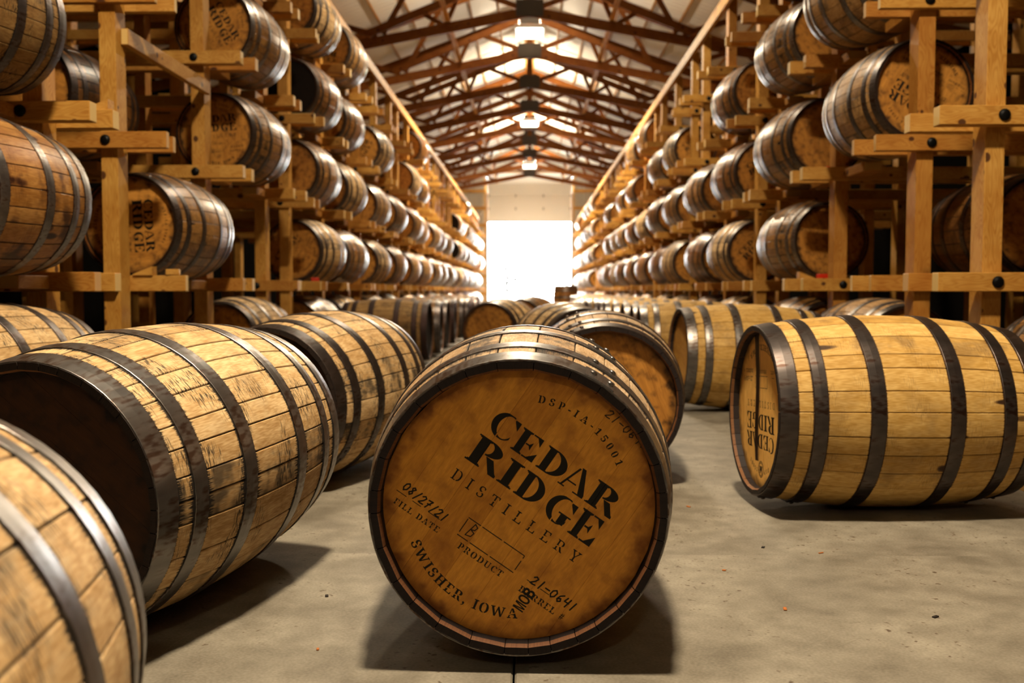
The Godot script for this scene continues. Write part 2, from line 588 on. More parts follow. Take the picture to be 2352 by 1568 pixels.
func stroke(ink: PackedFloat32Array, n: int, a: Vector2, b: Vector2, rad: float, v := 1.0) -> void:
	var steps := int(a.distance_to(b) / 0.545 * n * 1.5) + 1
	var pr := rad / 0.545 * n
	for i in steps + 1:
		var p := a.lerp(b, float(i) / steps)
		var cx := (p.x / 0.545 + 0.5) * n
		var cy := (0.5 - p.y / 0.545) * n
		for iy in range(int(cy - pr - 1), int(cy + pr + 2)):
			for ix in range(int(cx - pr - 1), int(cx + pr + 2)):
				if ix >= 0 and iy >= 0 and ix < n and iy < n:
					var d := Vector2(ix + 0.5 - cx, iy + 0.5 - cy).length()
					var k := clampf(pr + 0.5 - d, 0.0, 1.0) * v
					ink[iy * n + ix] = maxf(ink[iy * n + ix], k)

func hand(ink: PackedFloat32Array, n: int, text: String, at: Vector2, h: float, pitch: float, ang := 0.0, rad := 0.0011, v := 1.0) -> void:
	for i in text.length():
		for s in STROKES.get(text[i], []):
			var last := Vector2.ZERO
			for k in range(0, s.size(), 2):
				var q := Vector2(i * pitch + s[k] * pitch * 0.85 + s[k + 1] * h * 0.15, s[k + 1] * h).rotated(ang) + at
				if k:
					stroke(ink, n, last, q, rad, v)
				last = q

func main_print(ink: PackedFloat32Array, n: int) -> void:
	for g in [["C", -0.137, -0.084, 0.089, 0.139], ["E", -0.0785, -0.027, 0.085, 0.135], ["D", -0.0175, 0.038, 0.084, 0.134], ["A", 0.036, 0.094, 0.082, 0.134], ["R", 0.0995, 0.162, 0.082, 0.134],
			["R", -0.141, -0.070, 0.018, 0.076], ["I", -0.065, -0.0315, 0.0165, 0.071], ["D", -0.0245, 0.0295, 0.016, 0.070], ["G", 0.044, 0.100, 0.0135, 0.0675], ["E", 0.1075, 0.160, 0.012, 0.071]]:
		glyph(ink, n, g[0], g[1], g[2], g[3], g[4])
	line(ink, n, "DISTILLERY", -0.142, 0.158, -0.0305, 0.0225)
	line(ink, n, "FILL DATE", -0.2065, -0.101, -0.137, 0.0120, 700)
	line(ink, n, "PRODUCT", -0.052, 0.052, -0.1385, 0.0130, 700)
	line(ink, n, "BARREL #", 0.095, 0.200, -0.140, 0.0130, 700)
	arc(ink, n, "SWISHER, IOWA", 0.226, deg_to_rad(234), deg_to_rad(304), 0.020, 700, true)
	arc(ink, n, "DSP-IA-15001", 0.2075, deg_to_rad(114), deg_to_rad(57), 0.0145, 700)
	for q in [[-0.066, -0.0755, -0.038, -0.0755], [-0.033, -0.0755, 0.012, -0.0755], [0.018, -0.0755, 0.066, -0.0755], [-0.066, -0.116, -0.042, -0.116], [-0.036, -0.116, 0.006, -0.116], [0.012, -0.116, 0.067, -0.116], [-0.066, -0.079, -0.066, -0.109], [0.067, -0.0765, 0.067, -0.081], [0.067, -0.088, 0.067, -0.109]]:
		stroke(ink, n, Vector2(q[0], q[1]), Vector2(q[2], q[3]), 0.0009)
	for q in [[-0.214, -0.191], [-0.176, -0.157], [-0.138, -0.112], [0.098, 0.115], [0.130, 0.150]]:
		stroke(ink, n, Vector2(q[0], -0.112), Vector2(q[1], -0.112), 0.0007)


# ---------------------------------------------------------------- barrels
func rad_at(z: float) -> float:
	var t := z / HL
	return RB - (RB - RE) * t * t

func stave_mesh(i: int, lod: int) -> Mesh:
	var key := i * 4 + lod
	if stave_cache.has(key):
		return stave_cache[key]
	var st := begin()
	var r := RandomNumberGenerator.new()
	r.seed = 77 + i
	var proud := r.randf_range(-0.0006, 0.0006)
	var gap := 0.0009 / RB
	var a0 := TAU * cut[i] + gap
	var a1 := TAU * cut[i + 1] - gap
	var bv := 0.0022 / RB
	var nm := 3 if lod == 0 else 1
	var nt := 16 if lod == 0 else 8
	var angs := [a0, a0, a0 + bv]
	var dep := [0.007, 0.0016, 0.0]
	for k in nm:
		angs.append(lerpf(a0, a1, float(k + 1) / (nm + 1)))
		dep.append(0.0)
	angs.append_array([a1 - bv, a1, a1])
	dep.append_array([0.0, 0.0016, 0.007])
	for j in nt:
		var z0 := lerpf(-HL, HL, float(j) / nt)
		var z1 := lerpf(-HL, HL, float(j + 1) / nt)
		for k in angs.size() - 1:
			var p := []
			var ns := []
			var uv := []
			for c in [[k, z0], [k + 1, z0], [k + 1, z1], [k, z1]]:
				var an: float = angs[c[0]]
				var z: float = c[1]
				p.append(Vector3(cos(an), sin(an), 0) * (rad_at(z) + proud - dep[c[0]]) + Vector3(0, 0, z))
				var slope := 2.0 * (RB - RE) * z / (HL * HL)
				var tilt := 0.0
				if k == 0: tilt = -1.4
				if k == 1: tilt = -0.6
				if k == angs.size() - 3: tilt = 0.6
				if k == angs.size() - 2: tilt = 1.4
				var am := an + tilt
				ns.append(Vector3(cos(am), sin(am), slope).normalized())
				uv.append(Vector2(z / BL + 0.5, an / TAU))
			face(st, p, ns[0] + ns[1], uv, ns)
	# chimes: end grain, inner bevel and the inside down to the croze
	for s in [-1.0, 1.0]:
		var pr := [[RE + proud, HL], [RE - 0.0145, HL], [RE - 0.0190, HL - 0.010], [RE - 0.0210, HL - 0.05]]
		for k in 3:
			var am := (a0 + a1) * 0.5
			var rd := Vector3(cos(am), sin(am), 0)
			var n := Vector3(0, 0, s) if k == 0 else (-rd * (0.7 if k == 1 else 1.0) + Vector3(0, 0, s * (0.7 if k == 1 else 0.05)))
			var d0 := Vector3(cos(a0), sin(a0), 0)
			var d1 := Vector3(cos(a1), sin(a1), 0)
			var q: Array = pr[k]
			var w: Array = pr[k + 1]
			var zz := Vector3(0, 0, s)
			var u: float = [0.004, 0.0125, 0.004][k]
			u = u if s < 0 else 1.0 - u
			face(st, [d0 * q[0] + zz * q[1], d1 * q[0] + zz * q[1], d1 * w[0] + zz * w[1], d0 * w[0] + zz * w[1]], n, [Vector2(u, a0 / TAU), Vector2(u, a1 / TAU), Vector2(u + 0.001, a1 / TAU), Vector2(u + 0.001, a0 / TAU)])
	stave_cache[key] = st.commit()
	return stave_cache[key]

# the whole outside as one shape with grooves between the staves, for barrels too far away to tell the staves apart
func body_mesh() -> Mesh:
	var st := begin()
	var nt := 8
	for i in NS:
		var a0 := TAU * cut[i]
		var a1 := TAU * cut[i + 1]
		var g := 0.0025 / RB
		var an := [a0, a0 + g, a1 - g, a1]
		var dp := [0.004, 0.0, 0.0, 0.004]
		for j in nt:
			var z0 := lerpf(-HL, HL, float(j) / nt)
			var z1 := lerpf(-HL, HL, float(j + 1) / nt)
			for k in 3:
				var p := []
				var ns := []
				var uv := []
				for c in [[k, z0], [k + 1, z0], [k + 1, z1], [k, z1]]:
					var a: float = an[c[0]]
					var z: float = c[1]
					p.append(Vector3(cos(a), sin(a), 0) * (rad_at(z) - dp[c[0]]) + Vector3(0, 0, z))
					var am := a + (-0.6 if k == 0 else (0.6 if k == 2 else 0.0))
					ns.append(Vector3(cos(am), sin(am), 2.0 * (RB - RE) * z / (HL * HL)).normalized())
					uv.append(Vector2(z / BL + 0.5, a / TAU))
				face(st, p, ns[0] + ns[1], uv, ns)
	for s in [-1.0, 1.0]:
		var pr := [[RE, HL], [RE - 0.0145, HL], [RE - 0.0190, HL - 0.010], [RE - 0.0210, HL - 0.05]]
		for i in 40:
			var d0 := Vector3(cos(TAU * i / 40), sin(TAU * i / 40), 0)
			var d1 := Vector3(cos(TAU * (i + 1) / 40), sin(TAU * (i + 1) / 40), 0)
			for k in 3:
				var q: Array = pr[k]
				var w: Array = pr[k + 1]
				var zz := Vector3(0, 0, s)
				var u: float = [0.004, 0.0125, 0.004][k]
				u = u if s < 0 else 1.0 - u
				var n := Vector3(0, 0, s) if k == 0 else -d0 + Vector3(0, 0, s * 0.6)
				face(st, [d0 * q[0] + zz * q[1], d1 * q[0] + zz * q[1], d1 * w[0] + zz * w[1], d0 * w[0] + zz * w[1]], n, [Vector2(u, i / 40.0), Vector2(u, (i + 1) / 40.0), Vector2(u, (i + 1) / 40.0), Vector2(u, i / 40.0)])
	return st.commit()

func hoop_mesh(i: int, segs: int) -> Mesh:
	var st := begin()
	var c: float = HOOP_T[i] * HL
	var w: float = HOOP_W[i]
	var z0 := c - w / 2
	var z1 := c + w / 2
	var r0 := rad_at(z0)
	var r1 := rad_at(z1)
	var t := 0.0032
	ring_profile(st, [[r0 - 0.002, z0], [r0 + t - 0.0008, z0], [r0 + t, z0 + 0.0012], [(r0 + r1) / 2 + t + 0.0007, c], [r1 + t, z1 - 0.0012], [r1 + t - 0.0008, z1], [r1 - 0.002, z1]], segs, 0.0, TAU, 1.0)
	if segs > 50:    # the lapped end of the strap
		ring_profile(st, [[r0 + t - 0.001, z0], [r0 + t + 0.0022, z0 + 0.001], [r1 + t + 0.0022, z1 - 0.001], [r1 + t - 0.001, z1]], 5, 1.50, 1.72, 1.0)
	return st.commit()

func head_board_mesh(k: int) -> Mesh:
	var st := begin()
	var x0 := -HEAD_R - 0.003 + k * (2.0 * HEAD_R + 0.006) / 7.0 + 0.0001
	var x1 := -HEAD_R - 0.003 + (k + 1) * (2.0 * HEAD_R + 0.006) / 7.0 - 0.0001
	x0 = maxf(x0, -HEAD_R + 0.0005)
	x1 = minf(x1, HEAD_R - 0.0005)
	var top := []
	for j in 9:
		var x := lerpf(x0, x1, j / 8.0)
		top.append(Vector2(x, sqrt(maxf(0.0, HEAD_R * HEAD_R - x * x))))
	var uv := func(v: Vector2) -> Vector2: return Vector2(v.x / 0.545 + 0.5, 0.5 - v.y / 0.545)
	var b := 0.0004
	var zf := 0.0
	for j in 8:
		var p: Vector2 = top[j]
		var q: Vector2 = top[j + 1]
		var pi := p + (Vector2(b, 0) if j == 0 else Vector2.ZERO)
		var qi := q - (Vector2(b, 0) if j == 7 else Vector2.ZERO)
		face(st, [Vector3(pi.x, -pi.y, zf), Vector3(qi.x, -qi.y, zf), Vector3(qi.x, qi.y, zf), Vector3(pi.x, pi.y, zf)], Vector3(0, 0, 1), [uv.call(Vector2(pi.x, -pi.y)), uv.call(Vector2(qi.x, -qi.y)), uv.call(qi), uv.call(pi)])
		if j == 0 or j == 7:
			var e := p if j == 0 else q
			var ei := pi if j == 0 else qi
			var nx := -1.0 if j == 0 else 1.0
			face(st, [Vector3(e.x, -e.y, zf - b), Vector3(ei.x, -ei.y, zf), Vector3(ei.x, ei.y, zf), Vector3(e.x, e.y, zf - b)], Vector3(nx, 0, 1), [uv.call(Vector2(e.x, -e.y)), uv.call(Vector2(ei.x, -ei.y)), uv.call(ei), uv.call(e)])
			face(st, [Vector3(e.x, -e.y, zf - b), Vector3(e.x, e.y, zf - b), Vector3(e.x, e.y, zf - 0.02), Vector3(e.x, -e.y, zf - 0.02)], Vector3(nx, 0, 0), [uv.call(Vector2(e.x, -e.y)), uv.call(e), uv.call(e), uv.call(Vector2(e.x, -e.y))])
		face(st, [Vector3(p.x, p.y, zf), Vector3(q.x, q.y, zf), Vector3(q.x, q.y, zf - 0.02), Vector3(p.x, p.y, zf - 0.02)], Vector3(0, 1, 0))
		face(st, [Vector3(p.x, -p.y, zf), Vector3(q.x, -q.y, zf), Vector3(q.x, -q.y, zf - 0.02), Vector3(p.x, -p.y, zf - 0.02)], Vector3(0, -1, 0))
	return st.commit()

func head_disc() -> Mesh:
	var st := begin()
	for i in 32:
		var a := TAU * i / 32.0
		var b := TAU * (i + 1) / 32.0
		var p := Vector3(cos(a), sin(a), 0) * HEAD_R
		var q := Vector3(cos(b), sin(b), 0) * HEAD_R
		face(st, [Vector3.ZERO, p, q], Vector3(0, 0, 1), [Vector2(0.5, 0.5), Vector2(p.x / 0.545 + 0.5, 0.5 - p.y / 0.545), Vector2(q.x / 0.545 + 0.5, 0.5 - q.y / 0.545)])
		face(st, [p, q, q - Vector3(0, 0, 0.02), p - Vector3(0, 0, 0.02)], p)
	return st.commit()

# a barrel lying on its side; its near head looks along +z and the print's lines run along x. The node sits on the floor under the bilge.
func make_barrel(lod: int) -> Node3D:
	var o := Node3D.new()
	o.name = "oak_barrel"
	if lod < 2:
		for i in NS:
			part("stave", stave_mesh(i, lod), null, o)
	else:
		part("body", proto.body, null, o)
	for i in 6:
		var h := part("hoop", proto.hoops[i + (0 if lod == 0 else (6 if lod == 1 else 12))], null, o)
		if lod == 0:
			var c: float = HOOP_T[i] * HL
			for a in [1.535, 1.665]:
				var d := Vector3(cos(a), sin(a), 0)
				part("rivet", proto.rivet, null, h, Transform3D(Basis(Vector3(0, 0, 1).cross(d).normalized(), PI / 2), d * (rad_at(c) + 0.0062) + Vector3(0, 0, c)))
	for s in [1, -1]:
		var t := Transform3D(Basis(Vector3.UP, 0.0 if s > 0 else PI), Vector3(0, 0, s * (HL - 0.031)))
		if lod < 2 and (s > 0 or lod == 0):
			var hd := Node3D.new()
			hd.name = "head"
			hd.transform = t
			o.add_child(hd, true)
			for k in 7:
				part("head_board", proto.boards[k], null, hd)
		else:
			part("head", proto.disc, null, o, t)
	return o

# kind: [stave material, hoop material, head material]
func place_barrel(lod: int, kind: Array, x: float, y: float, z: float, yaw: float, tilt: float, roll: float, label: String, group: String) -> Node3D:
	var o: Node3D = proto[lod].duplicate()
	o.name = numbered("oak_barrel")
	add_child(o)
	o.transform = Transform3D(Basis(Vector3.UP, -yaw) * Basis(Vector3.RIGHT, tilt), Vector3(x, y, -z))
	var lift := Transform3D(Basis(Vector3.BACK, roll), Vector3(0, RB, 0))
	for c: Node3D in o.get_children():
		c.transform = lift * c.transform
		var nm := String(c.name)
		if nm.begins_with("stave") or nm.begins_with("body"):
			c.material_override = kind[0]
		elif nm.begins_with("hoop"):
			c.material_override = kind[1]
			for v in c.get_children():
				v.material_override = kind[1]
		elif c is MeshInstance3D:
			c.material_override = kind[2]
		else:
			for b in c.get_children():
				b.material_override = kind[2]
	tag(o, label, "barrel", group)
	return o


# ---------------------------------------------------------------- materials
var tone := 0.80     # how light the building's woods and concrete are as a whole

func mat(called: String, color: Color, rough: float, tex: Texture2D = null, bump := 0.0) -> StandardMaterial3D:
	var m := StandardMaterial3D.new()
	m.resource_name = called
	m.albedo_color = Color(color.r * tone, color.g * tone, color.b * tone)
	m.roughness = rough
	m.albedo_texture = tex
	m.metallic_specular = 0.35
	if bump > 0.0 and tex:
		m.heightmap_enabled = true
		m.heightmap_texture = tex
		m.heightmap_scale = bump
	M[called] = m
	return m

func metal(called: String, color: Color, rough: float, tex: Texture2D = null, met := 0.9) -> StandardMaterial3D:
	var m := mat(called, color, rough, tex)
	m.metallic = met
	m.metallic_specular = 0.5
	return m

func build_materials() -> void:
	var weathered := skin(1024, 1536, 11, Color(0.90, 0.745, 0.52), Color(0.65, 0.48, 0.27), Color(0.095, 0.075, 0.06), 0.70, 0.017, 0.95, 0)
	var fresh := skin(1024, 1536, 23, Color(0.90, 0.68, 0.36), Color(0.70, 0.48, 0.18), Color(0.17, 0.085, 0.035), 0.30, 0.0025, 0.18, 16)
	var racked := skin(1024, 1024, 37, Color(0.78, 0.58, 0.34), Color(0.45, 0.295, 0.14), Color(0.08, 0.055, 0.04), 0.85, 0.008, 0.35, 14)
	var stained := skin(768, 1024, 83, Color(0.86, 0.64, 0.36), Color(0.60, 0.39, 0.16), Color(0.17, 0.065, 0.03), 1.1, 0.008, 0.2, 8)
	mat("stave_stained", Color(1, 1, 1), 0.42, stained, 0.03)
	mat("stave_weathered", Color(1.22, 1.27, 1.36), 0.72, weathered, 0.05)
	mat("stave_fresh", Color(1.17, 1.28, 1.48), 0.62, fresh, 0.03)
	mat("stave_pale", Color(1.04, 1.09, 1.26), 0.7, weathered, 0.05)
	mat("stave_racked", Color(1.12, 1.12, 1.08), 0.34, racked, 0.03)
	mat("stave_brown", Color(0.98, 0.92, 0.84), 0.34, racked, 0.03)
	mat("stave_tan", Color(1.05, 1.02, 0.98), 0.5, weathered, 0.03)
	mat("stave_grey", Color(0.80, 0.77, 0.68), 0.75, weathered, 0.04)
	var n := 1536
	var ink := PackedFloat32Array()
	ink.resize(n * n)
	main_print(ink, n)
	hand(ink, n, "08/27/21", Vector2(-0.2085, -0.1035), 0.0175, 0.0136, -0.08, 0.0014)
	hand(ink, n, "B", Vector2(-0.057, -0.108), 0.029, 0.021, 0.0, 0.0010)
	hand(ink, n, "21-0641", Vector2(0.036, 0.243), 0.017, 0.0148, -0.12, 0.0011, 0.85)
	hand(ink, n, "21-0641", Vector2(0.104, -0.1135), 0.0175, 0.0152, 0.0, 0.0015)
	for k in 3:
		letter(ink, n, "MOB"[k], Vector2(0.128, -0.172 + k * 0.0165), 0.024, PI / 2, "Droid Sans", 700, 0.015, false)
	mat("head_front", Color(1.14, 1.16, 1.1), 0.5, head_tex(n, 5, Color(1.0, 0.69, 0.27), Color(0.74, 0.46, 0.145), Color(0.42, 0.21, 0.07), 0.42, ink), 0.02)
	n = 768
	ink = PackedFloat32Array()
	ink.resize(n * n)
	main_print(ink, n)
	hand(ink, n, "21-0641", Vector2(0.104, -0.1135), 0.0165, 0.0152, 0.0, 0.0012)
	mat("head_print", Color(1.15, 1.17, 1.15), 0.5, head_tex(n, 6, Color(0.84, 0.58, 0.26), Color(0.56, 0.35, 0.13), Color(0.16, 0.09, 0.05), 0.5, ink), 0.02)
	# the pale head with the drip: an emblem in a ring stands in the arc of print
	for i in 40:
		var a := TAU * i / 40
		var b := TAU * (i + 1) / 40
		for rr in [0.027, 0.022]:
			stroke(ink, n, Vector2(0, 0.205) + Vector2.from_angle(a) * rr, Vector2(0, 0.205) + Vector2.from_angle(b) * rr, 0.0013)
	for i in 9:
		stroke(ink, n, Vector2(-0.014 + i * 0.0035, 0.195), Vector2(-0.010 + i * 0.0025, 0.212 + 0.005 * sin(i * 1.7)), 0.0013)
	mat("head_drip", Color(1.24, 1.26, 1.3), 0.5, head_tex(n, 7, Color(0.95, 0.75, 0.41), Color(0.78, 0.56, 0.25), Color(0.10, 0.045, 0.02), 0.15, ink, true), 0.02)
	var none := PackedFloat32Array()
	mat("head_plain", Color(1.18, 1.2, 1.18), 0.5, head_tex(512, 8, Color(0.82, 0.56, 0.25), Color(0.52, 0.32, 0.12), Color(0.15, 0.085, 0.045), 0.55, none), 0.02)
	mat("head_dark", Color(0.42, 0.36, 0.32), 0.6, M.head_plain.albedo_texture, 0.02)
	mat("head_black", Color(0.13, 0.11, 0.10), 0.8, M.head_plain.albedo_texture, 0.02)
	mat("head_new", Color(1.15, 1.18, 1.2), 0.5, head_tex(512, 9, Color(0.92, 0.68, 0.33), Color(0.70, 0.46, 0.17), Color(0.25, 0.13, 0.06), 0.25, none), 0.02)
	metal("hoop_steel", Color(1, 1, 1), 0.36, steel_tex(1024, 32, 41, Color(0.60, 0.58, 0.565), Color(0.30, 0.17, 0.10), 0.6))
	metal("hoop_dark", Color(1, 1, 1), 0.40, steel_tex(1024, 32, 43, Color(0.42, 0.385, 0.37), Color(0.24, 0.125, 0.07), 0.65))
	metal("hoop_rust", Color(1, 1, 1), 0.6, steel_tex(512, 32, 47, Color(0.22, 0.12, 0.09), Color(0.25, 0.11, 0.06), 0.8), 0.5)
	var pine := lumber_tex(1024, 512, 51, Color(0.97, 0.76, 0.40), Color(0.74, 0.48, 0.16))
	mat("pine", Color(1, 1, 1), 0.6, pine, 0.02)
	mat("pine_light", Color(1.0, 1.0, 0.97), 0.6, pine, 0.02)
	mat("pine_amber", Color(0.92, 0.86, 0.78), 0.6, pine, 0.02)
	mat("truss_wood", Color(0.64, 0.51, 0.28), 0.65, pine, 0.02)
	mat("purlin_wood", Color(0.95, 0.93, 0.90), 0.65, pine)
	mat("gusset_plate", Color(0.33, 0.30, 0.27), 0.7)
	metal("bolt_black", Color(0.06, 0.06, 0.06), 0.45, null, 0.7)
	var fm := mat("concrete", Color(1, 1, 1), 0.62, floor_tex(1536, 61), 0.03)
	fm.uv1_triplanar = true
	fm.uv1_world_triplanar = true
	fm.uv1_scale = Vector3.ONE * 0.36
	tone = 1.0
	mat("roof_metal", Color(0.88, 0.87, 0.84), 0.45)
	M.roof_metal.metallic = 0.1
	mat("roof_deck", Color(0.30, 0.28, 0.26), 0.9)
	mat("wall_metal", Color(0.66, 0.62, 0.56), 0.6)
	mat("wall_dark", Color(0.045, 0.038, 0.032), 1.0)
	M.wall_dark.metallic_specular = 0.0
	mat("door_cream", Color(0.90, 0.88, 0.84), 0.55)
	mat("door_hardware", Color(0.55, 0.53, 0.50), 0.5)
	metal("track_steel", Color(0.6, 0.6, 0.6), 0.4)
	mat("lamp_housing", Color(0.75, 0.75, 0.74), 0.5)
	var lm := mat("lamp_glow", Color(1, 1, 1), 0.5)
	lm.emission_enabled = true
	lm.emission = Color(1.0, 0.94, 0.84)
	lm.emission_energy_multiplier = 7.0
	mat("red_paint", Color(0.72, 0.16, 0.07), 0.5)
	mat("chip_dark", Color(0.12, 0.09, 0.07), 0.8)
	mat("chip_tan", Color(0.62, 0.36, 0.16), 0.8)
	mat("paper", Color(0.90, 0.88, 0.84), 0.8)
	mat("snow_ground", Color(0.86, 0.86, 0.84), 0.9)
	mat("frosted_needles", Color(0.125, 0.13, 0.125), 0.9)
	mat("bark", Color(0.12, 0.115, 0.11), 0.9)


# ---------------------------------------------------------------- racks
func rack_unit(side: float, a: float, idx: int, label: String) -> Node3D:
	var xp := -XP if side < 0 else 2.185
	var xe := -1.97 if side < 0 else 1.885
	var o := thing("barrel_rack", label, "rack", Vector3(xp, 0, -a), "timber barrel racks along the aisle")
	var far := a > 24.0
	var depth := 1 if far else 3
	var woods := [M.pine, M.pine_light, M.pine_amber]
	for f in 3:
		var z: float = [0.0, 1.46, 3.0][f]
		for d in depth:
			var x := side * d * 1.0
			part("post", beam(Vector3(3.87, 0.092, 0.135)), woods[rng.randi() % 3], o, Transform3D(Basis(Vector3.BACK, PI / 2), Vector3(x, 1.935, -z)))
		for tier in 4:
			var top := RAIL0 + TIER * tier
			for s in [-1.0, 1.0]:                     # a rail on the near and on the far face of the post
				var stick := rng.randf_range(-0.035, 0.035) + (0.02 if s > 0 else 0.0)
				if f == 0 and tier == 0 and s < 0 and side < 0 and idx == 1:
					stick = -0.27
				var x0 := xe - xp - side * stick
				var x1 := side * (1.35 if far else 2.25)
				var w := absf(x1 - x0)
				var th := 0.045 if f == 0 else 0.075
				var rl := part("rail", beam(Vector3(snappedf(w, 0.02), 0.089, th)), woods[rng.randi() % 3], o, Transform3D(Basis(), Vector3(x0 + side * snappedf(w, 0.02) / 2, top - 0.0445, -z - s * (0.0675 + th / 2))))
				if s < 0 and a < 24.0:
					part("bolt", proto.bolt, M.bolt_black, rl, Transform3D(Basis(), Vector3(-side * snappedf(w, 0.02) / 2 - x0 + side * rng.randf_range(-0.01, 0.03), 0, th / 2)))
	part("top_rail", beam(Vector3(UNIT, 0.13, 0.042), 3), M.pine_light, o, Transform3D(Basis(Vector3.UP, PI / 2), Vector3(-side * 0.068, 3.86, -UNIT / 2 + 0.45)))
	for z in [0.35, 1.05, 1.9, 2.6]:
		part("ground_runner", beam(Vector3(1.2, 0.038, 0.089)), M.pine_amber, o, Transform3D(Basis(), Vector3(side * 0.25, 0.019, -z)))
	return o

# blocks fixed to the rails' inner faces that carry the two ends of a barrel
func cradle(rack: Node3D, bay: int, tier: int, bx: float, zc: float) -> void:
	var z0: float = [0.1135, 1.604][bay]
	var z1: float = [1.316, 2.856][bay]
	var dz := zc + rack.position.z
	for q in [[z0, dz - HL + 0.10], [dz + HL - 0.10, z1]]:
		var ln: float = snappedf(maxf(0.06, q[1] - q[0]), 0.01)
		var zm: float = (q[0] + ln / 2) if q[0] == z0 else (z1 - ln / 2)
		part("support_block", beam(Vector3(ln, 0.06, 0.12), 2), M.pine_amber, rack, Transform3D(Basis(Vector3.UP, PI / 2), Vector3(bx - rack.position.x, RAIL0 + TIER * tier - 0.047, -zm)))


# ---------------------------------------------------------------- the scene
func _ready() -> void:
	rng.seed = 4711
	# camera: 35 mm lens at 0.75 m, looking slightly down the aisle
	var cam := Camera3D.new()
	cam.name = "camera"
	add_child(cam)
	var pitch := 0.05166
	var yaw := -0.0176
	var fwd := Vector3(sin(yaw) * cos(pitch), -sin(pitch), -cos(yaw) * cos(pitch))
	var right := Vector3(cos(yaw), 0, sin(yaw))
	var up := right.cross(fwd)
	cam.transform = Transform3D(Basis(right, up, -fwd), Vector3(0, 0.7474, 0))
	cam.fov = 38.0
	cam.near = 0.05
	cam.far = 600.0
	var at := CameraAttributesPhysical.new()
	at.frustum_focal_length = 34.84
	at.frustum_focus_distance = 2.25
	at.exposure_aperture = 4.0
	at.frustum_near = 0.05
	at.frustum_far = 600.0
	cam.attributes = at
	cam.current = true
	# sky: a bright overcast day outside the door
	var env := Environment.new()
	var sky := Sky.new()
	var sm := ProceduralSkyMaterial.new()
	sm.sky_top_color = Color(0.98, 0.97, 0.95)
	sm.sky_horizon_color = Color(1.0, 0.985, 0.96)
	sm.ground_horizon_color = Color(0.95, 0.95, 0.95)
	sm.ground_bottom_color = Color(0.8, 0.8, 0.8)
	sky.sky_material = sm
	env.background_mode = Environment.BG_SKY
	env.sky = sky
	env.background_energy_multiplier = 60.0
	env.tonemap_mode = Environment.TONE_MAPPER_LINEAR
	env.tonemap_exposure = 1.0
	env.sdfgi_enabled = true
	env.ssao_enabled = true
	env.ssil_enabled = true
	var we := WorldEnvironment.new()
	we.name = "world"
	we.environment = env
	add_child(we)

	# shared shapes
	var widths := []
	var total := 0.0
	for i in NS:
		var w := rng.randf_range(0.74, 1.28)
		widths.append(w)
		total += w
	var acc := 0.0
	for w in widths:
		cut.append(acc / total)
		acc += w
	cut.append(1.0)
	build_materials()
	proto.body = body_mesh()
	proto.hoops = []
	for sg in [64, 40, 28]:
		for i in 6:
			proto.hoops.append(hoop_mesh(i, sg))
	proto.rivet = dome(0.0075, 0.005)
	proto.bolt = dome(0.028, 0.016, 14)
	proto.boards = []
	for k in 7:
		proto.boards.append(head_board_mesh(k))
	proto.disc = head_disc()
	for l in 3:
		proto[l] = make_barrel(l)

	build_shell()
	build_roof()
	build_lamps()
	build_racks()
	build_floor_barrels()
	build_outside()
	build_small_things()
	for l in 3:
		proto[l].free()


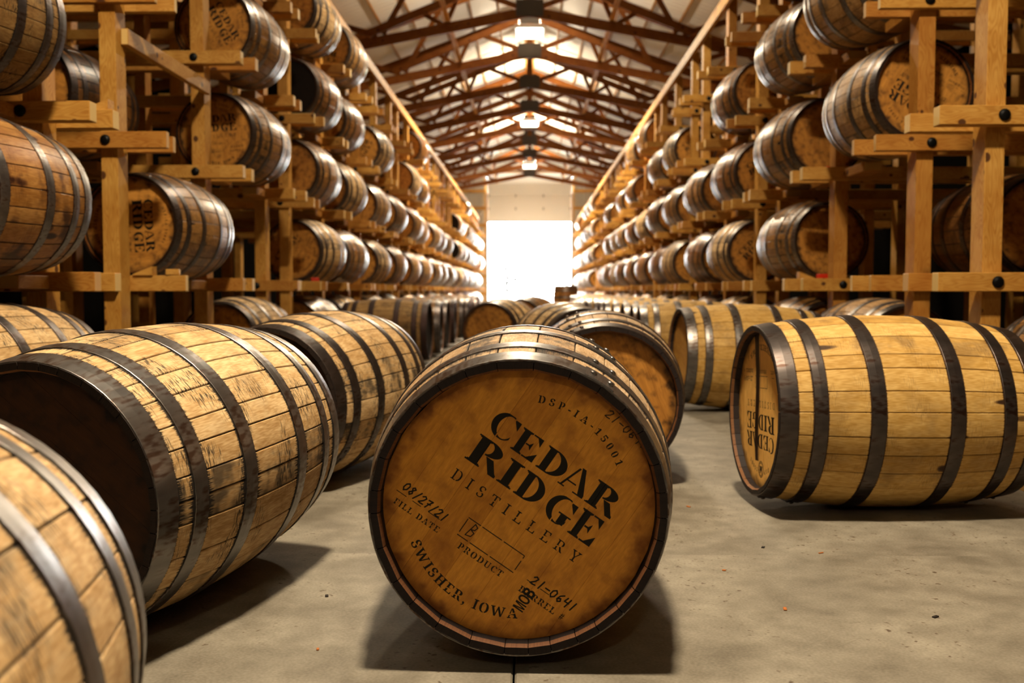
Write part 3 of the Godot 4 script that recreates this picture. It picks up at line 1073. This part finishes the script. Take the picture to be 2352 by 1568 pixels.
func build_shell() -> void:
	var fl := struct_node("floor")
	var zs := [9.5]
	var z := -1.74 - 3.8 * 0
	while z > -50.0:
		zs.append(z)
		z -= 3.8
	zs.append(-47.1)
	var zz := [9.5, 5.86, 2.06]
	z = -1.74
	while z > -46.0:
		zz.append(z)
		z -= 3.8
	zz.append(-47.1)
	for i in zz.size() - 1:
		for s in 2:
			var x0 := -7.8 if s == 0 else -0.03
			var x1 := -0.03 if s == 0 else 7.8
			var st := begin()
			add_beam(st, Vector3(x1 - x0 - 0.004, 0.15, zz[i] - zz[i + 1] - 0.004), Transform3D(Basis(), Vector3.ZERO), 0.004)
			part("slab", st.commit(), M.concrete, fl, Transform3D(Basis(), Vector3((x0 + x1) / 2, -0.075, (zz[i] + zz[i + 1]) / 2)))
	var base := begin()
	add_beam(base, Vector3(15.6, 0.10, 56.6), Transform3D(), 0.004)
	part("base_course", base.commit(), M.roof_deck, fl, Transform3D(Basis(), Vector3(0, -0.205, -18.8)))
	for s in [-1.0, 1.0]:
		var w := struct_node("wall_left" if s < 0 else "wall_right")
		var st := begin()
		add_beam(st, Vector3(57.0, 5.6, 0.12), Transform3D(), 0.004)
		part("panel", st.commit(), M.wall_dark, w, Transform3D(Basis(Vector3.UP, PI / 2), Vector3(s * 7.6, 2.6, -19.0)))
	var wf := struct_node("wall_front")
	var st2 := begin()
	add_beam(st2, Vector3(15.4, 8.2, 0.12), Transform3D(), 0.004)
	part("panel", st2.commit(), M.wall_dark, wf, Transform3D(Basis(), Vector3(0, 4.0, 9.4)))
	# the gable end with the door opening: ribbed metal outside, posts and girts inside
	var wb := struct_node("wall_back")
	var hw := 1.95
	var dh := 6.0
	var ribs := func(x0: float, x1: float, y0: float, y1: float) -> void:
		var x := x0
		while x < x1 - 0.01:
			var xe := minf(x + 0.9, x1)
			var b := begin()
			var zf := 0.0
			var q := x
			while q < xe - 0.001:
				var e := minf(q + 0.225, xe)
				var pts := [Vector2(q, 0), Vector2(maxf(q, e - 0.075), 0), Vector2(maxf(q, e - 0.055), 0.022), Vector2(maxf(q, e - 0.02), 0.022), Vector2(e, 0)]
				for k in 4:
					face(b, [Vector3(pts[k].x, y0, zf - pts[k].y), Vector3(pts[k + 1].x, y0, zf - pts[k + 1].y), Vector3(pts[k + 1].x, y1, zf - pts[k + 1].y), Vector3(pts[k].x, y1, zf - pts[k].y)], Vector3(0, 0, 1))
				q = e
			face(b, [Vector3(x, y0, -0.05), Vector3(xe, y0, -0.05), Vector3(xe, y1, -0.05), Vector3(x, y1, -0.05)], Vector3(0, 0, -1))
			part("panel", b.commit(), M.wall_metal, wb, Transform3D(Basis(), Vector3(0, 0, -ENDZ)))
			x = xe
	ribs.call(-7.6, -hw - 0.12, 0.0, 7.9)
	ribs.call(hw + 0.12, 7.6, 0.0, 7.9)
	ribs.call(-hw - 0.12, hw + 0.12, dh + 0.1, 7.9)
	for s in [-1.0, 1.0]:
		for x in [hw + 0.07, 3.6, 5.5]:
			part("post", beam(Vector3(6.0, 0.14, 0.14)), M.pine, wb, Transform3D(Basis(Vector3.BACK, PI / 2), Vector3(s * x, 3.0, -ENDZ + 0.09)))
		for y in [0.6, 1.4, 2.2, 3.0, 3.8, 4.6, 5.4]:
			part("girt", beam(Vector3(5.4, 0.14, 0.04)), M.pine, wb, Transform3D(Basis(), Vector3(s * (hw + 0.14 + 2.7), y, -ENDZ + 0.03)))
	part("header", beam(Vector3(4.4, 0.24, 0.09)), M.pine, wb, Transform3D(Basis(), Vector3(0, dh + 0.16, -ENDZ + 0.07)))
	# the sectional door, most of it rolled up under the roof
	var dr := struct_node("door_1")
	for y in [3.94, 4.57]:
		var st := begin()
		add_beam(st, Vector3(3.9, 0.645, 0.05), Transform3D(), 0.006)
		part("panel", st.commit(), M.door_cream, dr, Transform3D(Basis(), Vector3(0, y + 0.31, -ENDZ + 0.20)))
		for x in [-1.9, -0.65, 0.65, 1.9]:
			part("hinge", beam(Vector3(0.06, 0.12, 0.02)), M.door_hardware, dr, Transform3D(Basis(), Vector3(x, y + (0.62 if y < 4.0 else 0.59), -ENDZ + 0.235)))
	var tilts := [[5.19, 0.20, 5.72, 0.54], [5.73, 0.56, 5.93, 1.14], [5.94, 1.16, 5.95, 1.79], [5.95, 1.81, 5.96, 2.44]]
	for t in tilts:
		var st := begin()
		var d := Vector2(t[3] - t[1], t[2] - t[0])
		add_beam(st, Vector3(3.9, d.length() + 0.05, 0.05), Transform3D(), 0.006)
		part("panel", st.commit(), M.door_cream, dr, Transform3D(Basis(Vector3.RIGHT, atan2(d.x, d.y)), Vector3(0, (t[0] + t[2]) / 2, -ENDZ + (t[1] + t[3]) / 2)))
	for s in [-1.0, 1.0]:
		part("track", beam(Vector3(5.3, 0.05, 0.06)), M.track_steel, dr, Transform3D(Basis(Vector3.BACK, PI / 2), Vector3(s * 1.99, 2.65, -ENDZ + 0.2)))
		part("track", beam(Vector3(0.75, 0.05, 0.06)), M.track_steel, dr, Transform3D(Basis(Vector3.UP, PI / 2) * Basis(Vector3.BACK, -0.9), Vector3(s * 1.99, 5.55, -ENDZ + 0.42)))
		part("track", beam(Vector3(2.4, 0.05, 0.06)), M.track_steel, dr, Transform3D(Basis(Vector3.UP, PI / 2), Vector3(s * 1.99, 5.87, -ENDZ + 1.85)))


const RIDGE := 7.6
const SLOPE := 0.36
const CHORD := 5.74
const CSLOPE := 0.19

func bar2(o: Node3D, called: String, a: Vector2, b: Vector2, h: float, th: float, z: float, m: Material) -> void:
	var d := b - a
	part(called, beam(Vector3(snappedf(d.length(), 0.01), h, th), 2), m, o, Transform3D(Basis(Vector3.BACK, d.angle()), Vector3((a.x + b.x) / 2, (a.y + b.y) / 2, z)))

func build_roof() -> void:
	var ce := struct_node("ceiling")
	var run := 7.6
	var ln := run * sqrt(1.0 + SLOPE * SLOPE)
	var an := atan(SLOPE)
	var st := begin()
	var nr := 4
	for k in nr:                           # a ribbed steel sheet: four ribs, running down the slope
		var z0 := k * 0.2285
		var pts := [Vector2(z0, 0), Vector2(z0 + 0.03, 0.022), Vector2(z0 + 0.055, 0.022), Vector2(z0 + 0.085, 0), Vector2(z0 + 0.13, 0), Vector2(z0 + 0.14, 0.005), Vector2(z0 + 0.17, 0.005), Vector2(z0 + 0.18, 0), Vector2(z0 + 0.2285, 0)]
		for j in pts.size() - 1:
			face(st, [Vector3(0, pts[j].y, -pts[j].x), Vector3(0, pts[j + 1].y, -pts[j + 1].x), Vector3(ln, pts[j + 1].y, -pts[j + 1].x), Vector3(ln, pts[j].y, -pts[j].x)], Vector3(0, -1, 0))
	face(st, [Vector3(0, 0.04, 0), Vector3(ln, 0.04, 0), Vector3(ln, 0.04, -0.914), Vector3(0, 0.04, -0.914)], Vector3(0, 1, 0))
	var sheet := st.commit()
	var z := 9.4
	while z > -47.0:
		for s in [0, 1]:
			var b := Basis(Vector3.BACK, -an) if s == 0 else Basis(Vector3.UP, PI) * Basis(Vector3.BACK, -an)
			part("roof_panel", sheet, M.roof_metal, ce, Transform3D(b, Vector3(0, RIDGE + 0.10, z - (0.0 if s == 0 else 0.914))))
		z -= 0.914
	for s in [-1.0, 1.0]:
		var d := begin()
		add_beam(d, Vector3(ln, 0.06, 57.0), Transform3D(), 0.004)
		part("roof_deck", d.commit(), M.roof_deck, ce, Transform3D(Basis(Vector3.BACK, -s * an), Vector3(s * run / 2, RIDGE + 0.20 - SLOPE * run / 2, -19.0)))
		for k in 12:
			var x := 0.12 + k * 0.62
			part("purlin", beam(Vector3(56.0, 0.088, 0.04), 3), M.purlin_wood, ce, Transform3D(Basis(Vector3.UP, PI / 2) * Basis(Vector3.RIGHT, s * an), Vector3(s * x, RIDGE + 0.04 - SLOPE * x, -18.6)))
		for x in [1.5, 4.4]:
			part("lateral_brace", beam(Vector3(48.0, 0.04, 0.09), 3), M.purlin_wood, ce, Transform3D(Basis(Vector3.UP, PI / 2), Vector3(s * x, CHORD - CSLOPE * x + 0.215, -22.0)))
	var m: Material = M.truss_wood
	var k := 0
	var tz := 18.4 - 3.19 * 5
	while tz < 46.0:
		var o := thing("roof_truss", ("dark timber scissor truss high over the near aisle, %s overhead from the camera" % ORD[k] if k < 5 else "dark timber scissor truss under the metal roof, %s one seen from the camera" % ORD[k - 5]), "truss", Vector3(0, CHORD, -tz), "timber roof trusses")
		var y0 := CHORD
		for s in [-1.0, 1.0]:
			bar2(o, "bottom_chord", Vector2(0.0, 0.09), Vector2(s * 7.45, 0.09 - CSLOPE * 7.45), 0.185, 0.04, 0.0, m)
			bar2(o, "top_chord", Vector2(0.0, RIDGE - y0 - 0.09), Vector2(s * 7.5, RIDGE - y0 - 0.09 - SLOPE * 7.5), 0.185, 0.04, 0.0, m)
			bar2(o, "inner_chord", Vector2(s * 0.05, 0.86), Vector2(s * 2.95, -0.30), 0.14, 0.04, 0.041, m)
			bar2(o, "web", Vector2(s * 2.7, -0.30), Vector2(s * 1.86, 1.16), 0.10, 0.038, -0.04, m)
			bar2(o, "web", Vector2(s * 2.8, -0.32), Vector2(s * 4.5, 0.16), 0.10, 0.038, -0.04, m)
			bar2(o, "web", Vector2(s * 0.15, 0.16), Vector2(s * 1.05, 0.50), 0.10, 0.038, -0.04, m)
			bar2(o, "web", Vector2(s * 1.55, -0.16), Vector2(s * 1.30, 0.40), 0.085, 0.038, -0.04, m)
			bar2(o, "web", Vector2(s * 1.55, -0.16), Vector2(s * 2.0, 0.10), 0.085, 0.038, -0.04, m)
			bar2(o, "web", Vector2(s * 5.6, -0.90), Vector2(s * 4.7, 0.02), 0.09, 0.038, -0.04, m)
		bar2(o, "king_post", Vector2(0, 0.1), Vector2(0, RIDGE - y0 - 0.1), 0.14, 0.04, -0.04, m)
		for y in [0.14, 0.86]:
			for zf in [0.066, -0.066]:
				part("gusset_plate", beam(Vector3(0.50 if y < 0.5 else 0.4, 0.30, 0.012), 1), M.gusset_plate, o, Transform3D(Basis(), Vector3(0, y, zf)))
		k += 1
		tz += 3.19


func build_lamps() -> void:
	var zs := [-6.0, 1.68, 10.6, 19.0, 29.2, 39.2]
	var says := ["hanging high-bay lamp behind the camera", "hanging high-bay lamp above the front barrel", "hanging high-bay lamp above the aisle, beyond the floor barrels nearest the camera", "largest glowing high-bay lamp hanging below the roof ridge", "second glowing high-bay lamp hanging below the roof ridge", "smallest glowing high-bay lamp, hanging nearest the open door"]
	var pw := [14.0, 60.0, 26.0, 80.0, 100.0, 120.0]
	for i in zs.size():
		var o := thing("hanging_lamp", says[i], "lamp", Vector3(0, 5.62, -zs[i]), "lamps hung along the aisle")
		var st := begin()
		add_beam(st, Vector3(0.56, 0.07, 0.50), Transform3D(), 0.012)
		part("housing", st.commit(), M.lamp_housing, o, Transform3D(Basis(), Vector3(0, 0.05, 0)))
		var g := begin()
		add_beam(g, Vector3(0.50, 0.10, 0.44), Transform3D(), 0.02)
		part("diffuser", g.commit(), M.lamp_glow, o, Transform3D(Basis(), Vector3(0, -0.03, 0)))
		for s in [-1.0, 1.0]:
			part("hanger", beam(Vector3(0.16, 0.012, 0.012), 1), M.track_steel, o, Transform3D(Basis(Vector3.BACK, PI / 2), Vector3(s * 0.2, 0.16, 0)))
		var l := AreaLight3D.new()
		l.name = "lamp_light"
		l.area_size = Vector2(0.42, 0.36)
		l.light_energy = pw[i]
		l.light_color = Color(1.0, 0.92, 0.79)
		l.shadow_enabled = true
		l.set("area_range", 60.0)
		l.set("area_attenuation", 2.0)
		l.position = Vector3(0, -0.095, 0)
		l.rotation_degrees = Vector3(-90, 0, 0)
		o.add_child(l)
		# the open top of the fitting lets light up to the roof
		var u := begin()
		add_beam(u, Vector3(0.42, 0.012, 0.36), Transform3D(), 0.003)
		part("upper_diffuser", u.commit(), M.lamp_glow, o, Transform3D(Basis(), Vector3(0, 0.091, 0)))
		var l2 := l.duplicate()
		l2.name = "lamp_uplight"
		l2.light_energy = pw[i] * (0.42 if i > 2 else 0.08)
		l2.position = Vector3(0, 0.105, 0)
		l2.rotation_degrees = Vector3(90, 0, 0)
		o.add_child(l2)


# which places on the racks hold a barrel: per unit, the front bay's and the back bay's tiers (0 is the floor under the lowest rail)
const FILL_L := [["", "01234"], ["14", "0234"], ["01234", "01234"], ["0123", "012"]]
const FILL_R := [["", "04"], ["0234", "01234"], ["0123", "012"], ["0123", "0123"]]

func build_racks() -> void:
	var tier_says := ["on the floor", "on lowest rail", "on second rail", "on third rail", "on top rail"]
	for side in [-1.0, 1.0]:
		var sd := "left" if side < 0 else "right"
		var count := [0, 0, 0, 0, 0]
		for k in range(0, 12):
			var a: float = (5.45 if side < 0 else 5.63) + UNIT * (k - 1)
			if a + 3.0 > ENDZ - 0.6:
				continue
			var rack := rack_unit(side, a, k, "bolted pine barrel rack on the %s of the aisle, %s unit from camera" % [sd, ORD[k]])
			var fill: Array = ["", ""]
			var table := FILL_L if side < 0 else FILL_R
			if k < table.size():
				fill = table[k]
			else:
				for b in 2:
					for t in 5:
						if rng.randf() < [0.9, 0.94, 0.78, 0.5, 0.28][t]:
							fill = [fill[0] + str(t) if b == 0 else fill[0], fill[1] + str(t) if b == 1 else fill[1]]
			if side < 0 and k == 1:
				part("tie_board", beam(Vector3(1.40, 0.088, 0.04)), M.pine_light, rack, Transform3D(Basis(Vector3.UP, PI / 2), Vector3(0.068, 2.13, -0.70)))
			for b in 2:
				for t in 5:
					if not String(fill[b]).contains(str(t)):
						continue
					var zc: float = a + (0.66 if b == 0 else (2.25 if side < 0 else 2.36))
					var x: float = (-2.27 if side < 0 else 2.22) + rng.randf_range(-0.03, 0.03)
					var yw: float = -side * 0.085 + rng.randf_range(-0.02, 0.02)
					var y := 0.038 if t == 0 else RAIL0 + TIER * (t - 1) + 0.294 - RB
					if side < 0 and k == 0:
						zc = 3.86 if t < 2 else 3.95
						yw = 0.20 if t == 1 else (0.15 if t == 0 else 0.23)
						x = -2.24 if t == 1 else (-2.16 if t == 0 else -2.38)
					if side > 0 and k == 0:
						zc = 4.15
						yw = 0.1
						x = 2.36
					if side > 0 and k == 1 and b == 0:
						yw = -0.05 if t == 2 else (-0.17 if t == 3 else -0.1)
						zc = a + (0.58 if t == 2 else 0.80)
					var lod := 1 if zc < 12.2 else 2
					var kinds := [[M.stave_racked, M.hoop_dark], [M.stave_brown, M.hoop_dark], [M.stave_tan, M.hoop_steel], [M.stave_racked, M.hoop_steel], [M.stave_weathered, M.hoop_dark]]
					var kd: Array = kinds[rng.randi() % 5].duplicate()
					var hd := "plain-headed"
					var rnd := rng.randf()
					if rnd < 0.5:
						kd.append(M.head_print)
						hd = "stencilled"
					elif rnd < 0.9:
						kd.append(M.head_plain)
					else:
						kd.append(M.head_black)
						hd = "black-headed"
					if side < 0 and k == 0:
						kd[0] = M.stave_weathered if t < 1 else (M.stave_stained if t == 1 else M.stave_grey)
					if side > 0 and k == 1:
						kd[0] = M.stave_tan if b == 0 else M.stave_racked
						kd[2] = M.head_print if (b == 0 and t == 2) else M.head_plain
						hd = "stencilled" if (b == 0 and t == 2) else "plain-headed"
					count[t] += 1
					var roll := rng.randf() * TAU
					if side > 0 and k == 1 and b == 0 and t == 2:
						roll = deg_to_rad(150)
					place_barrel(lod, kd, x, y, zc, yw, 0.0, roll, "%s oak barrel %s of %s rack, %s from the camera end" % [hd, tier_says[t], sd, ORD[count[t] - 1]], "barrels stored on the %s rack" % sd)
					if t > 0:
						cradle(rack, b, t - 1, x, zc)
			# barrels pushed deeper into the rack
			if (side < 0 and k == 1) or (side > 0 and k == 1):
				var t: int = 2 if side < 0 else 1
				var bx: float = -2.86 if side < 0 else 2.95
				place_barrel(1, [M.stave_brown, M.hoop_dark, M.head_plain], bx, RAIL0 + TIER * (t - 1) + 0.294 - RB, a + 0.63, -side * 0.05, 0.0, 1.1, "dark oak barrel pushed back behind the first post of the %s rack" % sd, "")
				cradle(rack, 0, t - 1, bx, a + 0.63)


func build_floor_barrels() -> void:
	# the barrels lying in the aisle, nearest first
	place_barrel(0, [M.stave_pale, M.hoop_steel, M.head_front], -0.0105, 0.0005, 2.335, 0.027, 0.013, deg_to_rad(-34.5), "front oak barrel facing the camera, its brown head stencilled in black and dated by hand", "")
	place_barrel(0, [M.stave_fresh, M.hoop_dark, M.head_drip], 1.20, 0.0005, 3.45, 1.495, -0.011, PI + 0.06, "golden oak barrel lying crosswise at right, black drip down its pale stencilled head", "")
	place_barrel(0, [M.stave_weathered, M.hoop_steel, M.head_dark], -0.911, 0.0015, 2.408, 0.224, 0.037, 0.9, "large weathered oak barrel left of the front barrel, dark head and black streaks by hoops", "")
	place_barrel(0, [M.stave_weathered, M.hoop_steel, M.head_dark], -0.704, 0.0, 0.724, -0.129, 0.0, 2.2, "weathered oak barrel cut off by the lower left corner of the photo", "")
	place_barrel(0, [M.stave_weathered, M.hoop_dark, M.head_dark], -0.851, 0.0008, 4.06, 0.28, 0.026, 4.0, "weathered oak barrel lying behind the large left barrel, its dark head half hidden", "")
	place_barrel(0, [M.stave_pale, M.hoop_dark, M.head_plain], 0.303, 0.0006, 4.18, 0.03, 0.021, 0.35, "oak barrel behind the front barrel on its right, brown unmarked head showing", "")
	place_barrel(0, [M.stave_fresh, M.hoop_steel, M.head_new], 1.35, 0.0008, 6.24, 1.50, -0.028, 1.3, "golden knotty oak barrel lying crosswise right behind the dripping barrel", "")
	# the middle of the aisle, further back
	place_barrel(1, [M.stave_weathered, M.hoop_dark, M.head_plain], -0.29, 0.0, 10.5, 0.29, 0.0, 0.4, "oak barrel in the middle of the aisle with a round tan head, left of centre", "")
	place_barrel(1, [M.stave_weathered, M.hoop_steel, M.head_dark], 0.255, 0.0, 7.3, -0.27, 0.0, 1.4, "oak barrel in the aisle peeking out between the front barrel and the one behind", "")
	place_barrel(2, [M.stave_racked, M.hoop_steel, M.head_plain], 0.03, 0.0, 14.6, 0.35, 0.0, 2.4, "oak barrel in the aisle centre whose top shows against the bright doorway", "")
	# the right row, lying crosswise
	var zs := [8.1, 8.9, 9.8, 10.8, 12.0, 12.75, 13.5, 14.3, 15.1, 15.9, 16.7, 17.5, 18.4, 19.3, 20.2, 21.1, 22.0]
	for i in zs.size():
		place_barrel(1 if i < 4 else 2, [M.stave_fresh if i < 6 or i % 3 else M.stave_racked, M.hoop_steel, M.head_new if i % 4 != 2 else M.head_plain], 1.34 + rng.randf_range(-0.03, 0.03), 0.0, zs[i], PI / 2 + rng.randf_range(-0.03, 0.03), 0.0, rng.randf() * TAU, "golden oak barrel crosswise in right floor row, %s behind the knotty one" % ORD[i], "row of barrels lying crosswise at right")
	# the left row: grey weathered barrels with black heads turned to the aisle
	var zl := [10.1, 11.2, 12.15, 13.3, 14.8, 16.3, 17.2, 18.1, 19.0, 20.0]
	for i in zl.size():
		place_barrel(1 if i < 2 else 2, [M.stave_grey if i < 1 or i % 2 == 0 else M.stave_racked, M.hoop_rust if i % 3 == 0 else M.hoop_dark, M.head_black], -1.43 + rng.randf_range(-0.02, 0.02), 0.0, zl[i], -PI / 2 + rng.randf_range(-0.03, 0.03), 0.0, rng.randf() * TAU, "grey weathered barrel with black head in left floor row, %s from camera" % ORD[i], "row of grey barrels lying crosswise at left")
	# one standing on end near the door
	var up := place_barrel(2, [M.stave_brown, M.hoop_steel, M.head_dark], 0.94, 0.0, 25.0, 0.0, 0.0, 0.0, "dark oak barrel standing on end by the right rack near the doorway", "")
	up.transform = Transform3D(Basis(Vector3.RIGHT, -PI / 2), Vector3(0.94, HL, -25.0 - RB))


func build_outside() -> void:
	var g := struct_node("ground")
	var st := begin()
	add_beam(st, Vector3(260.0, 0.2, 200.0), Transform3D(), 0.01)
	part("field", st.commit(), M.snow_ground, g, Transform3D(Basis(), Vector3(0, -0.12, -ENDZ - 100.2)))
	# a few pale conifers and a bare bush beyond the yard
	var r := RandomNumberGenerator.new()
	r.seed = 99
	var places := [[-2.2, 96.0, 8.5, 0.9], [-5.0, 108.0, 6.5, 0.85], [2.4, 112.0, 4.6, 1.0], [5.2, 120.0, 6.0, 0.9], [-7.4, 116.0, 5.4, 0.8], [0.4, 128.0, 4.0, 1.0]]
	var says := ["tallest pale conifer beyond the yard, left in the doorway", "pale conifer left of the tallest one beyond the yard", "low pale conifer right of the doorway's middle", "pale conifer beyond the yard at the doorway's right edge", "pale conifer beyond the yard at the doorway's left edge", "smallest pale conifer in the doorway's middle"]
	for i in places.size():
		var p: Array = places[i]
		var o := thing("conifer", says[i], "tree", Vector3(p[0], 0, -p[1]), "conifers beyond the yard")
		var t := begin()
		ring_profile(t, [[0.16, 0.0], [0.12, p[2] * 0.4], [0.02, p[2] * 0.95]], 8)
		part("trunk", t.commit(), M.bark, o, Transform3D(Basis(Vector3.RIGHT, -PI / 2), Vector3.ZERO))
		var f := begin()
		for k in 260:
			var h: float = r.randf_range(0.08, 0.97)
			var reach: float = p[2] * 0.26 * p[3] * (1.02 - h) + 0.15
			var a := r.randf() * TAU
			var d := Vector3(cos(a), -0.22, sin(a))
			var c := Vector3(0, h * p[2], 0) + d * reach * r.randf_range(0.1, 0.5)
			var e := Vector3(0, h * p[2], 0) + d * reach
			var sdv := Vector3(-sin(a), 0, cos(a)) * reach * 0.16
			var tip := e + Vector3(0, reach * 0.06, 0)
			face(f, [c, c + (e - c) * 0.5 + sdv, tip], Vector3.UP)
			face(f, [c, c + (e - c) * 0.5 - sdv, tip], Vector3.UP)
			face(f, [c - Vector3(0, reach * 0.08, 0), c + (e - c) * 0.5 + Vector3(0, reach * 0.07, 0), tip], sdv)
		var fo := part("foliage", f.commit(), M.frosted_needles, o)
		fo.set_meta("kind", "stuff")


func build_small_things() -> void:
	# wedges that keep barrels from rolling off the rails
	var wedge := begin()
	var l := 0.11
	var h := 0.05
	var w := 0.07
	var A := Vector3(-l / 2, 0, -w / 2)
	var B := Vector3(l / 2, 0, -w / 2)
	var C := Vector3(l / 2, h, -w / 2)
	var C2 := Vector3(-l / 2, h * 0.12, -w / 2)
	var k := Vector3(0, 0, w)
	face(wedge, [A, B, C, C2], Vector3(0, 0, -1), [Vector2(0, 0.1), Vector2(0.1, 0.1), Vector2(0.1, 0.2), Vector2(0, 0.12)])
	face(wedge, [A + k, B + k, C + k, C2 + k], Vector3(0, 0, 1), [Vector2(0, 0.1), Vector2(0.1, 0.1), Vector2(0.1, 0.2), Vector2(0, 0.12)])
	face(wedge, [C2, C, C + k, C2 + k], Vector3(0, 1, 0), [Vector2(0, 0.3), Vector2(0.1, 0.3), Vector2(0.1, 0.4), Vector2(0, 0.4)])
	face(wedge, [B, C, C + k, B + k], Vector3(1, 0, 0), [Vector2(0, 0.3), Vector2(0.1, 0.3), Vector2(0.1, 0.4), Vector2(0, 0.4)])
	face(wedge, [A, B, B + k, A + k], Vector3(0, -1, 0))
	face(wedge, [A, C2, C2 + k, A + k], Vector3(-1, 0, 0))
	var wm := wedge.commit()
	var spots := [[-2.16, 0, 5.54, 0.0, "pine wedge on the lowest left rail beside the first post"], [-2.05, 1, 4.74, 0.0, "pine wedge standing on the second left rail nearest the camera"], [2.0, 0, 7.23, PI, "pine wedge on the lowest right rail under the bright barrel"]]
	for s in spots:
		var o := part("wedge", wm, M.pine_light, self, Transform3D(Basis(Vector3.UP, s[3]), Vector3(s[0], RAIL0 + TIER * s[1] + 0.001, -s[2])))
		o.name = numbered("wedge")
		tag(o, s[4], "wedge", "wedges on the rails")
	var blocks := [[-2.00, 0, 5.54, M.pine_light, "small pale wood block at the end of the lowest left rail"], [2.12, 0, 7.23, M.red_paint, "red-painted block on the lowest right rail below the bright barrel"], [2.16, 1, 7.23, M.red_paint, "red-painted block on the second right rail"], [-2.03, 0, 9.37, M.red_paint, "red-painted block on the lowest left rail at third rack unit"]]
	for s in blocks:
		var b := begin()
		add_beam(b, Vector3(0.075, 0.034, 0.05), Transform3D(), 0.004)
		var o := part("chock_block", b.commit(), s[3], self, Transform3D(Basis(Vector3.UP, 0.2), Vector3(s[0], RAIL0 + TIER * s[1] + 0.018, -s[2])))
		o.name = numbered("chock_block")
		tag(o, s[4], "block", "chock blocks on the rails")
	var tg := begin()
	add_beam(tg, Vector3(0.07, 0.16, 0.003), Transform3D(), 0.001)
	var tago := part("paper_tag", tg.commit(), M.paper, self, Transform3D(Basis(Vector3.BACK, 0.12), Vector3(2.135, 1.19, -11.352)))
	tago.name = numbered("paper_tag")
	tag(tago, "white paper tag on the head of a barrel on the lowest right rail", "tag")
	# chips and scraps on the concrete
	var chips := [[-0.495, 2.38, "dark scrap on the concrete between the front barrel and the large left barrel"], [0.60, 2.30, "tan chip on the concrete right of the front barrel's edge"], [0.83, 2.80, "tan chip on the concrete just in front of the dripping barrel"], [0.68, 2.86, "dark scrap on the concrete below the left end of the dripping barrel"], [0.52, 2.62, "tan chip on the concrete nearest the front barrel's right side"], [-0.44, 2.02, "tan chip on the concrete at the bottom left, by the corner barrel"], [0.93, 2.25, "dark scrap on the concrete at far lower right of the photo"], [0.55, 3.4, "tan chip on the concrete between the front barrel and the one behind it"]]
	var r := RandomNumberGenerator.new()
	r.seed = 5
	for i in chips.size():
		var b := begin()
		add_beam(b, Vector3(r.randf_range(0.008, 0.02), 0.003, r.randf_range(0.004, 0.009)), Transform3D(), 0.001)
		var dk: bool = i % 3 == 0
		var o := part("wood_chip", b.commit(), M.chip_dark if dk else M.chip_tan, self, Transform3D(Basis(Vector3.UP, r.randf() * TAU), Vector3(chips[i][0], 0.0016, -chips[i][1])))
		o.name = numbered("wood_chip")
		tag(o, chips[i][2], "chip", "scraps on the concrete floor")
